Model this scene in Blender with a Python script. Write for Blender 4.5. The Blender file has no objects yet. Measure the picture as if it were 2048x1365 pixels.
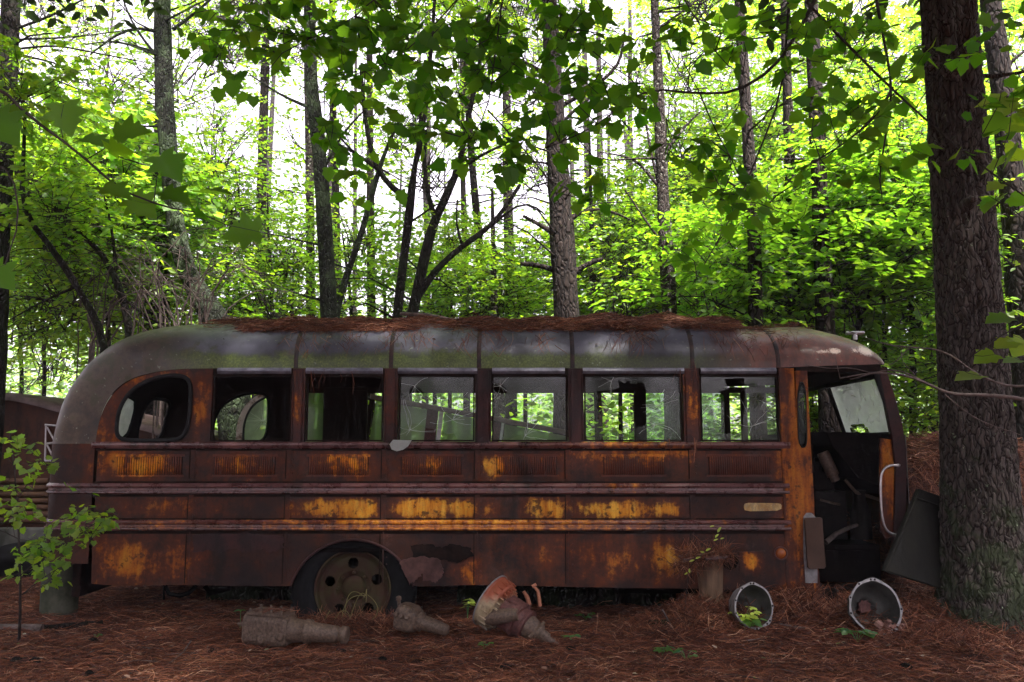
import bpy, bmesh, math, random
import numpy as np
from mathutils import Vector, Matrix, noise
R = math.radians
random.seed(7); RNG = np.random.default_rng(11)
S = bpy.context.scene
C = bpy.context.collection
# ---------------------------------------------------------------- camera, sky, sun, exposure
CAM_Z, PITCH, FPX = 1.3, R(7.0), 1750.0
cd = bpy.data.cameras.new('camera'); cam = bpy.data.objects.new('camera', cd); C.objects.link(cam)
cam.location = (0, 0, CAM_Z); cam.rotation_euler = (R(90) + PITCH, 0, 0)
cd.sensor_width = 36.0; cd.lens = FPX / 2048 * 36.0; cd.clip_start = 0.05; cd.clip_end = 1000
S.camera = cam
SUN_EL, SUN_AZ = R(60), R(152)          # azimuth from +Y towards +X
w = bpy.data.worlds.new('World'); S.world = w; w.use_nodes = True
wn, wl = w.node_tree.nodes, w.node_tree.links
sky = wn.new('ShaderNodeTexSky'); sky.sky_type = 'NISHITA'; sky.sun_disc = False
sky.sun_elevation = SUN_EL; sky.sun_rotation = SUN_AZ; sky.dust_density = 5.0; sky.air_density = 1.0
hs = wn.new('ShaderNodeHueSaturation'); hs.inputs['Saturation'].default_value = 0.10; hs.inputs['Value'].default_value = 1.0
wl.new(sky.outputs[0], hs.inputs['Color'])
bg = wn['Background']; bg.inputs['Strength'].default_value = 0.15
tint = wn.new('ShaderNodeMix'); tint.data_type = 'RGBA'; tint.blend_type = 'MULTIPLY'; tint.inputs[0].default_value = 1.0; tint.inputs[7].default_value = (1.05, .95, 1.08, 1)
wl.new(hs.outputs[0], tint.inputs[6]); wl.new(tint.outputs[2], bg.inputs['Color'])
sd = bpy.data.lights.new('sun', 'SUN'); sd.energy = 5.0; sd.angle = R(4); sd.color = (1.0, 0.95, 0.86)
sun = bpy.data.objects.new('sun', sd); C.objects.link(sun)
sdir = Vector((math.sin(SUN_AZ) * math.cos(SUN_EL), math.cos(SUN_AZ) * math.cos(SUN_EL), math.sin(SUN_EL)))
sun.rotation_euler = sdir.to_track_quat('Z', 'Y').to_euler(); sun.location = (0, 0, 30)
S.view_settings.view_transform = 'Standard'; S.view_settings.look = 'None'
S.view_settings.exposure = 2.42; S.view_settings.gamma = 1.0
S.cycles.max_bounces = 8; S.cycles.transparent_max_bounces = 12; S.cycles.diffuse_bounces = 3
S.cycles.glossy_bounces = 3; S.cycles.transmission_bounces = 5; S.cycles.sample_clamp_indirect = 6.0
S.cycles.caustics_reflective = False; S.cycles.caustics_refractive = False
try: S.cycles.use_denoising = True
except Exception: pass
# ---------------------------------------------------------------- measuring helpers
def W(px, py, Y):
    """the point of the place that the photograph shows at pixel (px,py), Y metres ahead"""
    dx, dy = (px - 1024) / FPX, (682.5 - py) / FPX
    d = Vector((dx, math.cos(PITCH) - dy * math.sin(PITCH), math.sin(PITCH) + dy * math.cos(PITCH)))
    return Vector((0, 0, CAM_Z)) + d * (Y / d.y)
def proj(P):
    P = np.asarray(P, float).reshape(-1, 3) - np.array([0, 0, CAM_Z])
    depth = P[:, 1] * math.cos(PITCH) + P[:, 2] * math.sin(PITCH)
    up = -P[:, 1] * math.sin(PITCH) + P[:, 2] * math.cos(PITCH)
    return np.stack([1024 + FPX * P[:, 0] / depth, 682.5 - FPX * up / depth], 1)
N, F = 6.73, 8.93; MID = (N + F) / 2
def X(px, Y=N, py=830): return W(px, py, Y).x
def Z(py, Y=N): return W(1024, py, Y).z
def smooth(a, b, t):
    t = np.clip((np.asarray(t, float) - a) / (b - a), 0, 1); return t * t * (3 - 2 * t)
def gz(x, y):
    x = np.asarray(x, float); y = np.asarray(y, float)
    h = 0.012 * np.sin(3.1 * x + 1.3 * y) + 0.010 * np.sin(5.3 * y - 2.2 * x + 1) + 0.008 * np.sin(9.1 * x + 4.0 * y + 2) + 0.006 * np.sin(13 * y + 7 * x)
    h = h + 0.20 * smooth(1.0, 2.1, x) * smooth(5.95, 6.75, y)
    h = h + 0.13 * np.exp(-(((x - 1.33) / 0.36) ** 2 + ((y - 6.42) / 0.26) ** 2))
    h = h + 0.05 * np.exp(-(((x - 2.75) / 0.3) ** 2 + ((y - 5.75) / 0.2) ** 2))
    h = h + 0.05 * np.exp(-(((x + 1.2) / 0.35) ** 2 + ((y - 6.62) / 0.15) ** 2))
    h = h + 0.010 * np.maximum(y - 9.5, 0) * (y < 60) + 0.5 * (y >= 60)
    return h
# ---------------------------------------------------------------- mesh helpers
class MB:
    def __init__(s): s.v = []; s.f = []; s.m = []; s.sm = []
    def add(s, vs, fs, mat=0, smooth=False):
        o = len(s.v); s.v += [tuple(v) for v in vs]
        for f in fs: s.f.append(tuple(i + o for i in f)); s.m.append(mat); s.sm.append(smooth)
    def box(s, c, size, rot=None, mat=0):
        hx, hy, hz = [q / 2 for q in size]; c = Vector(c)
        vs = [Vector((x * hx, y * hy, z * hz)) for x in (-1, 1) for y in (-1, 1) for z in (-1, 1)]
        if rot is not None:
            M = rot if isinstance(rot, Matrix) else Matrix.Rotation(rot[2], 3, 'Z') @ Matrix.Rotation(rot[1], 3, 'Y') @ Matrix.Rotation(rot[0], 3, 'X')
            vs = [M @ v for v in vs]
        s.add([c + v for v in vs], [(0, 1, 3, 2), (4, 6, 7, 5), (0, 4, 5, 1), (2, 3, 7, 6), (0, 2, 6, 4), (1, 5, 7, 3)], mat)
    def bx(s, x0, x1, y0, y1, z0, z1, mat=0): s.box(((x0 + x1) / 2, (y0 + y1) / 2, (z0 + z1) / 2), (abs(x1 - x0), abs(y1 - y0), abs(z1 - z0)), None, mat)
    def tube(s, pts, rad, n=8, mat=0, caps=True, closed=False):
        pts = [Vector(p) for p in pts]; k = len(pts)
        if not hasattr(rad, '__len__'): rad = [rad] * k
        up = None; vs = []; 
        for i, p in enumerate(pts):
            if closed: d = pts[(i + 1) % k] - pts[i - 1]
            else: d = (pts[min(i + 1, k - 1)] - pts[max(i - 1, 0)])
            d = d.normalized() if d.length > 1e-9 else Vector((0, 0, 1))
            if up is None:
                up = Vector((0, 0, 1)) if abs(d.z) < 0.9 else Vector((1, 0, 0))
            a = (up - d * up.dot(d)); a = a.normalized() if a.length > 1e-6 else d.orthogonal().normalized(); up = a
            b = d.cross(a)
            vs += [p + (a * math.cos(2 * math.pi * j / n) + b * math.sin(2 * math.pi * j / n)) * rad[i] for j in range(n)]
        fs = []
        for i in range(k if closed else k - 1):
            q = (i + 1) % k
            fs += [(i * n + j, i * n + (j + 1) % n, q * n + (j + 1) % n, q * n + j) for j in range(n)]
        s.add(vs, fs, mat, True)
        if caps and not closed: s.add(vs[:n], [tuple(range(n))[::-1]], mat); s.add(vs[-n:], [tuple(range(n))], mat)
    def lathe(s, prof, o, ax, n=24, mat=0, sq=2.0, up=None, caps=True, sm=True):
        sm = sm and not any(len(q) > 2 for q in prof)
        """prof: (t, r[, exponent]) along ax from o"""
        o = Vector(o); ax = Vector(ax).normalized()
        a = Vector(up) if up is not None else (Vector((0, 0, 1)) if abs(ax.z) < 0.9 else Vector((1, 0, 0)))
        a = (a - ax * a.dot(ax)).normalized(); b = ax.cross(a); vs = []
        for q in prof:
            e = q[2] if len(q) > 2 else sq
            for j in range(n):
                c_, s_ = math.cos(2 * math.pi * j / n), math.sin(2 * math.pi * j / n)
                k = (abs(c_) ** e + abs(s_) ** e) ** (-1 / e)
                vs.append(o + ax * q[0] + (a * c_ + b * s_) * q[1] * k)
        m = len(prof)
        s.add(vs, [(i * n + j, i * n + (j + 1) % n, (i + 1) * n + (j + 1) % n, (i + 1) * n + j) for i in range(m - 1) for j in range(n)], mat, sm)
        if caps: s.add(vs[:n], [tuple(range(n))[::-1]], mat); s.add(vs[-n:], [tuple(range(n))], mat)
    def grid(s, rows, mat=0, sm=True, keep=None):
        m, n = len(rows), len(rows[0])
        fs = [(i * n + j, i * n + j + 1, (i + 1) * n + j + 1, (i + 1) * n + j) for i in range(m - 1) for j in range(n - 1) if keep is None or keep(i, j)]
        s.add([p for r in rows for p in r], fs, mat, sm)
    def prism(s, pts, y0, y1, mat=0):
        """outline of (x,z) pushed from y0 to y1"""
        k = len(pts); vs = [(p[0], y0, p[1]) for p in pts] + [(p[0], y1, p[1]) for p in pts]
        s.add(vs, [tuple(range(k)), tuple(range(2 * k - 1, k - 1, -1))] + [(i, i + k, (i + 1) % k + k, (i + 1) % k) for i in range(k)], mat)
    def holed(s, loops, y, mat=0, depth=0.0):
        """flat sheet in the plane y with holes; loops of (x,z), the first is the outline"""
        bm = bmesh.new(); es = []
        for L in loops:
            v = [bm.verts.new((p[0], y, p[1])) for p in L]
            es += [bm.edges.new((v[i], v[(i + 1) % len(v)])) for i in range(len(v))]
        bmesh.ops.triangle_fill(bm, edges=es, use_beauty=True, use_dissolve=False)
        bm.verts.index_update()
        vs = [v.co.copy() for v in bm.verts]; fs = [tuple(v.index for v in f.verts) for f in bm.faces]; bm.free()
        s.add(vs, fs, mat)
        if depth:
            s.add([(v[0], v[1] + depth, v[2]) for v in vs], [f[::-1] for f in fs], mat)
            for L in loops:
                k = len(L); s.add([(p[0], y, p[1]) for p in L] + [(p[0], y + depth, p[1]) for p in L], [(i, (i + 1) % k, (i + 1) % k + k, i + k) for i in range(k)], mat)
def chaikin(p, n=2, closed=True):
    for _ in range(n):
        q = []
        k = len(p)
        for i in range(k if closed else k - 1):
            a, b = p[i], p[(i + 1) % k]
            q.append(tuple(.75 * x + .25 * y for x, y in zip(a, b))); q.append(tuple(.25 * x + .75 * y for x, y in zip(a, b)))
        p = q if closed else [p[0]] + q + [p[-1]]
    return p
ORI = {}
def tag(o, label=None, cat=None, group=None, kind=None):
    if label: o['label'] = label
    if cat: o['category'] = cat
    if group: o['group'] = group
    if kind: o['kind'] = kind
    return o
def empty(name, loc, label, cat, group=None):
    o = bpy.data.objects.new(name, None); C.objects.link(o); o.location = loc; o.empty_display_size = .1
    ORI[o.name] = Vector(loc); return tag(o, label, cat, group)
def link(name, me, parent=None, loc=None):
    o = bpy.data.objects.new(name, me); C.objects.link(o)
    org = Vector(loc) if loc is not None else (ORI[parent.name] if parent else Vector((0, 0, 0)))
    if parent: o.parent = parent; o.location = org - ORI[parent.name]
    else: o.location = org
    ORI[o.name] = org; return o
def obj(name, mb, mats, parent=None, loc=None, bevel=0, sharp=40):
    mats = mats if isinstance(mats, (list, tuple)) else [mats]
    org = Vector(loc) if loc is not None else (ORI[parent.name] if parent else Vector((0, 0, 0)))
    me = bpy.data.meshes.new(name)
    me.from_pydata([(v[0] - org.x, v[1] - org.y, v[2] - org.z) for v in mb.v], [], mb.f)
    for m in mats: me.materials.append(m)
    me.polygons.foreach_set('material_index', mb.m); me.polygons.foreach_set('use_smooth', mb.sm); me.update()
    o = link(name, me, parent, org)
    if bevel:
        b = o.modifiers.new('bevel', 'BEVEL'); b.width = bevel; b.segments = 2; b.limit_method = 'ANGLE'; b.angle_limit = R(35)
    return o
def raw_mesh(name, verts, faces_flat, sizes, mats, mat_idx=None):
    """big meshes straight from numpy arrays"""
    me = bpy.data.meshes.new(name); nv = len(verts)
    me.vertices.add(nv); me.vertices.foreach_set('co', np.ascontiguousarray(verts, dtype=np.float32).ravel())
    me.loops.add(len(faces_flat)); me.loops.foreach_set('vertex_index', np.ascontiguousarray(faces_flat, dtype=np.int32))
    me.polygons.add(len(sizes)); st = np.concatenate([[0], np.cumsum(sizes)[:-1]]).astype(np.int32)
    me.polygons.foreach_set('loop_start', st)
    try: me.polygons.foreach_set('loop_total', np.asarray(sizes, dtype=np.int32))
    except Exception: pass
    for m in mats: me.materials.append(m)
    if mat_idx is not None: me.polygons.foreach_set('material_index', np.asarray(mat_idx, dtype=np.int32))
    me.update(calc_edges=True); me.validate(); return me
class Cloud:
    """many small faces (leaves, needles, twigs) gathered into one mesh"""
    def __init__(s): s.v = []; s.f = []; s.n = []; s.m = []; s.k = 0
    def add(s, verts, faces, mat=0):                 # verts (n,k,3); faces list of tuples in 0..k-1
        n, k = verts.shape[:2]; base = s.k + np.arange(n)[:, None] * k
        s.v.append(verts.reshape(-1, 3))
        fl = np.concatenate([base + np.array(f)[None, :] for f in faces], 1)
        s.f.append(fl.reshape(-1)); s.n.append(np.tile([len(f) for f in faces], n)); s.m.append(np.full(n * len(faces), mat)); s.k += n * k
    def addmb(s, mb, mat=0):
        if not mb.v: return
        s.v.append(np.array(mb.v, float)); s.f.append(np.array([i for f in mb.f for i in f]) + s.k)
        s.n.append(np.array([len(f) for f in mb.f])); s.m.append(np.full(len(mb.f), mat)); s.k += len(mb.v)
    def mesh(s, name, mats, org=(0, 0, 0)):
        return raw_mesh(name, np.concatenate(s.v) - np.array(org), np.concatenate(s.f), np.concatenate(s.n), mats, np.concatenate(s.m))
def unit(a): return a / np.maximum(np.linalg.norm(a, axis=-1, keepdims=True), 1e-9)
OVAL = (np.array([(0, 0, 0), (.3, .26, .05), (.72, .2, .04), (1, 0, -.04), (.72, -.2, .04), (.3, -.26, .05)]), [(0, 3, 2, 1), (0, 5, 4, 3)])
_h = [(0, 0), (-.07, .22), (.02, .46), (.17, .37), (.30, .47), (.44, .56), (.53, .37), (.66, .36), (.80, .20), (1, 0)]
MAPLE = (np.array([(x, y, .16 * abs(y) - .1 * x * x) for x, y in _h] + [(x, -y, .16 * abs(y) - .1 * x * x) for x, y in _h[1:-1]]),
         [tuple(range(9, -1, -1)), (0,) + tuple(range(10, 18)) + (9,)])
_h2 = [(0, 0), (-.08, .18), (-.03, .50), (.17, .30), (.24, .44), (.42, .66), (.50, .30), (.62, .40), (.70, .24), (1, 0)]
STAR = (np.array([(x, y, .22 * abs(y) - .16 * x * x) for x, y in _h2] + [(x, -y, .22 * abs(y) - .16 * x * x) for x, y in _h2[1:-1]]), MAPLE[1])
def place(tmpl, pos, d, nrm, size):
    d = unit(d); y = unit(np.cross(nrm, d)); z = np.cross(d, y)
    M = np.stack([d, y, z], -1)
    return pos[:, None, :] + np.einsum('nij,kj->nki', M, tmpl) * np.asarray(size).reshape(-1, 1, 1)
def ribbons(cl, a, b, w, mat=0, sag=0.0, rng=RNG):
    """thin three-sided twigs or needles from a to b, bent by sag"""
    d = unit(b - a); r = unit(np.cross(d, unit(rng.normal(size=a.shape)))); q = np.cross(d, r)
    mid = (a + b) / 2 + r * (np.linalg.norm(b - a, axis=1, keepdims=True) * sag); w = np.asarray(w).reshape(-1, 1)
    o = [r * w, (-.5 * r + .87 * q) * w, (-.5 * r - .87 * q) * w]
    v = np.stack([a + k for k in o] + [mid + k * .8 for k in o] + [b + k * .35 for k in o], 1)
    cl.add(v, [(0, 1, 4, 3), (1, 2, 5, 4), (2, 0, 3, 5), (3, 4, 7, 6), (4, 5, 8, 7), (5, 3, 6, 8)], mat)
def flatneedles(cl, p, d, length, width, bend, mat=0):
    """flat bent needle strips: p centres, d unit directions"""
    s = unit(np.cross(d, RNG.normal(size=d.shape) * [.7, .7, 1.0]))
    L = length[:, None]; w = width[:, None]; bd = bend[:, None]
    a, m, b = p - d * L / 2, p + s * bd * L, p + d * L / 2
    v = np.stack([a - s * w, a + s * w, m + s * w, m - s * w, b + s * w * .5, b - s * w * .5], 1)
    cl.add(v, [(0, 3, 2, 1), (3, 5, 4, 2)], mat)
# ---------------------------------------------------------------- materials
def nt(name):
    m = bpy.data.materials.new(name); m.use_nodes = True; t = m.node_tree; t.nodes.clear()
    out = t.nodes.new('ShaderNodeOutputMaterial'); return m, t, out
class G:
    """small node-writing helper"""
    def __init__(s, name): s.m, s.t, s.out = nt(name); s.L = s.t.links
    def n(s, typ, **kw):
        o = s.t.nodes.new(typ)
        for k, v in kw.items(): setattr(o, k, v)
        return o
    def set(s, sock, v):
        if hasattr(v, 'is_output') or isinstance(v, bpy.types.NodeSocket): s.L.new(v, sock)
        else: sock.default_value = v
    def coord(s): 
        return s.n('ShaderNodeTexCoord').outputs['Object']
    def noise(s, vec, scale=5, detail=6, rough=.6, stretch=None, dist=0):
        if stretch:
            mp = s.n('ShaderNodeMapping'); mp.inputs['Scale'].default_value = stretch; s.L.new(vec, mp.inputs[0]); vec = mp.outputs[0]
        o = s.n('ShaderNodeTexNoise'); s.L.new(vec, o.inputs['Vector']); o.inputs['Scale'].default_value = scale
        o.inputs['Detail'].default_value = detail; o.inputs['Roughness'].default_value = rough; o.inputs['Distortion'].default_value = dist
        return o.outputs[0]
    def vor(s, vec, scale, stretch=None, feature='DISTANCE_TO_EDGE'):
        if stretch:
            mp = s.n('ShaderNodeMapping'); mp.inputs['Scale'].default_value = stretch; s.L.new(vec, mp.inputs[0]); vec = mp.outputs[0]
        o = s.n('ShaderNodeTexVoronoi', feature=feature); s.L.new(vec, o.inputs['Vector']); o.inputs['Scale'].default_value = scale
        return o.outputs['Distance']
    def ramp(s, fac, stops):
        o = s.n('ShaderNodeValToRGB'); e = o.color_ramp.elements
        while len(e) < len(stops): e.new(.5)
        for q, (p, c) in zip(e, stops): q.position = p; q.color = (*c, 1)
        s.L.new(fac, o.inputs[0]); return o.outputs[0]
    def math(s, op, a, b=0.0, c=0.0):
        o = s.n('ShaderNodeMath', operation=op); s.set(o.inputs[0], a); s.set(o.inputs[1], b); s.set(o.inputs[2], c); return o.outputs[0]
    def mr(s, v, a, b, c=0.0, d=1.0):
        o = s.n('ShaderNodeMapRange', interpolation_type='SMOOTHSTEP'); s.set(o.inputs[0], v)
        for i, q in zip((1, 2, 3, 4), (a, b, c, d)): o.inputs[i].default_value = q
        return o.outputs[0]
    def mix(s, f, a, b):
        o = s.n('ShaderNodeMix', data_type='RGBA'); s.set(o.inputs[0], f)
        s.set(o.inputs[6], a if not isinstance(a, tuple) else (*a[:3], 1)); s.set(o.inputs[7], b if not isinstance(b, tuple) else (*b[:3], 1)); return o.outputs[2]
    def bump(s, h, strength=.4, dist=.02):
        o = s.n('ShaderNodeBump'); o.inputs['Strength'].default_value = strength; o.inputs['Distance'].default_value = dist; s.L.new(h, o.inputs['Height']); return o.outputs[0]
    def bsdf(s, col, rough=.7, metal=0.0, spec=.5, normal=None):
        o = s.n('ShaderNodeBsdfPrincipled'); s.set(o.inputs['Base Color'], col if not isinstance(col, tuple) else (*col, 1)); s.set(o.inputs['Roughness'], rough); s.set(o.inputs['Metallic'], metal)
        o.inputs['Specular IOR Level'].default_value = spec
        if normal is not None: s.L.new(normal, o.inputs['Normal'])
        return o.outputs[0]
    def end(s, sh): s.L.new(sh, s.out.inputs[0]); return s.m
    def island(s): return s.n('ShaderNodeNewGeometry').outputs['Random Per Island']
    def sep(s, vec):
        o = s.n('ShaderNodeSeparateXYZ'); s.L.new(vec, o.inputs[0]); return o.outputs
def simple(name, a, b, rough=.7, scale=8, metal=0.0, spec=.3, bump=.3, bscale=30, stretch=None, stops=(.35, .65)):
    g = G(name); p = g.coord(); n = g.noise(p, scale, 8, .65, stretch)
    return g.end(g.bsdf(g.ramp(n, [(stops[0], a), (stops[1], b)]), rough, metal, spec, g.bump(g.noise(p, bscale, 6, .7, stretch), bump, .01)))
ROOT = Vector((-.26, MID, 0.0))
def patches_field(g, p, patches):
    """old paint left, or painted sun spots on the roof: the strongest of a set of soft ovals (pixel centres and radii on the near side)"""
    acc = None
    for (cx, cy, rx, ry, st) in patches:
        c = W(cx, cy, N) - ROOT; sx, sz = rx * N / FPX, ry * N / FPX
        mp = g.n('ShaderNodeMapping'); g.L.new(p, mp.inputs[0])
        mp.inputs['Location'].default_value = (-c.x / sx, 0, -c.z / sz); mp.inputs['Scale'].default_value = (1 / sx, 0, 1 / sz)
        ln = g.n('ShaderNodeVectorMath', operation='LENGTH'); g.L.new(mp.outputs[0], ln.inputs[0])
        f = g.math('MULTIPLY_ADD', ln.outputs['Value'], -st, st)
        acc = f if acc is None else g.math('MAXIMUM', acc, f)
    return acc
RUST = [(.30, (.005, .003, .004)), (.42, (.020, .0075, .0062)), (.52, (.040, .014, .0085)), (.62, (.078, .023, .010)), (.74, (.17, .045, .011))]
def paint(name, patches, rust=RUST, cols=((.26, .055, .006), (.52, .16, .010), (.72, .34, .03)), rough=(.42, .8), amount=0.0, streak=1.0, spec=.22, yellow=None):
    g = G(name); p = g.coord()
    big = g.noise(p, 1.7, 5, .6); mid = g.noise(p, 7, 9, .68); fine = g.noise(p, 45, 6, .7); st = g.noise(p, 6, 6, .65, (3.0, 3.0, .5))
    base = g.ramp(g.math('ADD', g.math('MULTIPLY', mid, .62), g.math('MULTIPLY', big, .38)), rust)
    base = g.mix(g.math('MULTIPLY', g.mr(g.noise(p, 5, 8, .72, (1, 1, .35)), .50, .66), .8), base, (.006, .004, .004)); base = g.mix(g.math('MULTIPLY', g.mr(g.noise(p, 3.2, 9, .75), .55, .70), .55), base, (.10, .055, .05)); base = g.mix(g.mr(fine, .56, .70), base, (.008, .004, .004))
    v = g.math('ADD', g.math('MULTIPLY', g.math('SUBTRACT', mid, .5), 1.5), g.math('MULTIPLY', g.math('SUBTRACT', st, .5), 1.0 * streak))
    v = g.math('ADD', v, g.math('MULTIPLY', g.math('SUBTRACT', fine, .5), .6))
    fld = patches_field(g, p, patches) if patches else g.math('ADD', 0.0, 0.0)
    v = g.math('ADD', g.math('ADD', v, fld), amount)
    v = g.math('ADD', v, g.math('MULTIPLY', g.math('SUBTRACT', g.noise(p, 19, 6, .7), .5), 1.1))
    halo = g.mr(v, -.35, .25); base = g.mix(g.math('MULTIPLY', halo, .5), base, (.105, .024, .009))
    pm = g.mr(v, .16, .66)
    pc = g.ramp(g.math('MULTIPLY_ADD', g.math('SUBTRACT', st, .5), 1.2, g.math('MULTIPLY_ADD', v, .35, .30)), [(.2, cols[0]), (.5, cols[1]), (.82, cols[2])])
    if yellow: pc = g.mix(g.math('MULTIPLY', g.mr(patches_field(g, p, yellow), 0, .5), .75), g.mix(.55, pc, (.16, .036, .007)), g.ramp(g.math('MULTIPLY_ADD', g.math('SUBTRACT', st, .5), 1.4, g.math('MULTIPLY', fine, .9)), [(.2, (.28, .08, .006)), (.45, (.60, .24, .014)), (.7, (.80, .46, .06))]))
    pc = g.mix(g.math('MULTIPLY', g.mr(fine, .45, .7), .55), pc, (.10, .026, .007))
    pit = g.mr(g.noise(p, 16, 4, .6), .56, .66)
    pc = g.mix(g.math('MULTIPLY', pit, .85), pc, (.035, .012, .008))
    col = g.mix(pm, base, pc)
    rg = g.mr(mid, .3, .7, rough[0], rough[1])
    h = g.math('ADD', g.math('MULTIPLY', pm, .5), g.math('ADD', mid, g.math('MULTIPLY', fine, .5)))
    return g.end(g.bsdf(col, rg, 0.0, spec, g.bump(h, .35, .006)))
def leafmat(name, cols, trans, tcol, gloss=.05):
    g = G(name); r = g.island()
    oi = g.n('ShaderNodeObjectInfo').outputs['Random']
    q = g.math('FRACT', g.math('ADD', r, g.math('MULTIPLY', oi, .35)))
    c = g.ramp(q, list(zip(np.linspace(0, 1, len(cols)), cols)))
    tc = g.ramp(q, list(zip(np.linspace(0, 1, len(tcol)), tcol)))
    d = g.n('ShaderNodeBsdfDiffuse'); g.L.new(c, d.inputs[0]); t = g.n('ShaderNodeBsdfTranslucent'); g.L.new(tc, t.inputs[0])
    m1 = g.n('ShaderNodeMixShader'); m1.inputs[0].default_value = trans; g.L.new(d.outputs[0], m1.inputs[1]); g.L.new(t.outputs[0], m1.inputs[2])
    gl = g.n('ShaderNodeBsdfGlossy'); gl.inputs['Roughness'].default_value = .45
    m2 = g.n('ShaderNodeMixShader'); m2.inputs[0].default_value = gloss; g.L.new(m1.outputs[0], m2.inputs[1]); g.L.new(gl.outputs[0], m2.inputs[2])
    return g.end(m2.outputs[0])
def barkmat(name, cols, crack, lichen=None, moss=None, scale=9, lich_amt=.62, low_moss=False):
    g = G(name); p = g.coord()
    wob = g.n('ShaderNodeVectorMath', operation='ADD'); g.L.new(p, wob.inputs[0])
    nz = g.n('ShaderNodeTexNoise'); nz.inputs['Scale'].default_value = 6; g.L.new(p, nz.inputs['Vector'])
    sc = g.n('ShaderNodeVectorMath', operation='SCALE'); g.L.new(nz.outputs['Color'], sc.inputs[0]); sc.inputs['Scale'].default_value = .12; g.L.new(sc.outputs[0], wob.inputs[1])
    q = wob.outputs[0]
    v = g.vor(q, scale, (2.2, 2.2, .55)); n = g.noise(p, 22, 8, .7, (1, 1, .35))
    col = g.ramp(n, [(.3, cols[0]), (.55, cols[1]), (.75, cols[2])])
    col = g.mix(g.mr(v, .0, .10, 1.0, 0.0), col, crack)
    if moss:
        mm = g.mr(g.noise(p, 3.5, 7, .7), .46, .60)
        if low_moss: mm = g.mr(g.math('ADD', g.noise(p, 5, 7, .7), g.math('MULTIPLY', g.sep(p)[2], -.16)), .38, .52)
        col = g.mix(g.math('MULTIPLY', mm, .8), col, moss)
    if lichen: col = g.mix(g.mr(g.noise(p, 26, 5, .62), lich_amt, lich_amt + .05), col, lichen)
    h = g.math('ADD', g.mr(v, 0, .22), g.math('MULTIPLY', n, .6))
    return g.end(g.bsdf(col, .9, 0, .2, g.bump(h, .9, .02)))
M = {}
M['needle'] = (lambda g: g.end(g.bsdf(g.ramp(g.island(), [(0, (.035, .012, .009)), (.35, (.10, .032, .018)), (.7, (.19, .062, .030)), (.9, (.28, .11, .055)), (1, (.42, .24, .15))]), .75, 0, .3)))(G('pine_needle'))
def _ground():
    g = G('needle_floor'); p = g.coord()
    f = g.noise(p, 60, 10, .75, (1, .45, 1), 1.5); b = g.noise(p, 2.2, 5, .6)
    col = g.ramp(f, [(.28, (.018, .007, .006)), (.45, (.065, .021, .013)), (.6, (.12, .040, .022)), (.78, (.20, .075, .042))])
    col = g.mix(g.mr(b, .50, .66), col, (.028, .012, .009)); col = g.mix(g.math('MULTIPLY', g.mr(g.noise(p, 5, 6, .7), .56, .7), .5), col, (.20, .10, .065))
    return g.end(g.bsdf(col, .85, 0, .2, g.bump(f, .8, .02)))
M['ground'] = _ground()
M['leaf'] = leafmat('forest_leaf', [(.06, .14, .014), (.10, .20, .016), (.15, .24, .02), (.10, .21, .05)], .58, [(.24, .56, .014), (.38, .68, .02), (.54, .76, .024), (.3, .62, .1)])
M['leaf_far'] = leafmat('distant_leaf', [(.06, .13, .03), (.09, .17, .04), (.13, .20, .045)], .6, [(.25, .5, .07), (.36, .62, .09), (.46, .66, .12)])
M['leaf_bright'] = leafmat('young_leaf', [(.05, .13, .014), (.08, .17, .018), (.11, .19, .02)], .62, [(.17, .42, .014), (.26, .52, .02), (.36, .58, .025)])
M['leaf_near'] = leafmat('maple_leaf', [(.022, .075, .007), (.034, .10, .009), (.05, .12, .012)], .6, [(.12, .40, .008), (.2, .52, .012), (.34, .64, .016), (.16, .44, .03)], .012)
M['leaf_plant'] = leafmat('seedling_leaf', [(.05, .17, .03), (.09, .22, .03), (.04, .18, .07)], .5, [(.12, .42, .04), (.22, .5, .04), (.1, .4, .12)], .08)
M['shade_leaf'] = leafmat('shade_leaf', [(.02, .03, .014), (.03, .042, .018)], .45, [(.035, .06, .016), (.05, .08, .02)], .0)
M['pineleaf'] = leafmat('pine_foliage', [(.015, .032, .012), (.022, .045, .018), (.03, .05, .02)], .25, [(.03, .07, .02), (.04, .09, .02), (.05, .09, .03)], .05)
M['twig'] = simple('twig_bark', (.012, .009, .008), (.045, .034, .03), .85, 20, bump=.3)
M['twig_pale'] = simple('dead_twig', (.05, .038, .034), (.16, .12, .11), .85, 20, bump=.3)
M['pinebark'] = barkmat('pine_bark', [(.010, .007, .006), (.022, .015, .013), (.042, .029, .025)], (.004, .003, .003), (.10, .125, .095), None, 9, .67)
M['pinebark_big'] = barkmat('plated_pine_bark', [(.042, .035, .031), (.090, .075, .067), (.155, .132, .118)], (.014, .009, .008), (.24, .31, .2), (.035, .05, .022), 14, .66, True)
M['darkbark'] = barkmat('dark_wet_bark', [(.008, .006, .006), (.018, .013, .011), (.035, .026, .022)], (.004, .003, .003), None, (.018, .026, .012), 12)
M['mossbark'] = barkmat('mossy_bark', [(.007, .007, .006), (.015, .016, .011), (.028, .030, .022)], (.003, .003, .003), (.06, .085, .058), (.045, .065, .032), 14, .60)
M['fleckbark'] = barkmat('flecked_bark', [(.015, .011, .010), (.034, .025, .022), (.062, .050, .044)], (.007, .005, .005), (.22, .22, .19), None, 14, .58)
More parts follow.
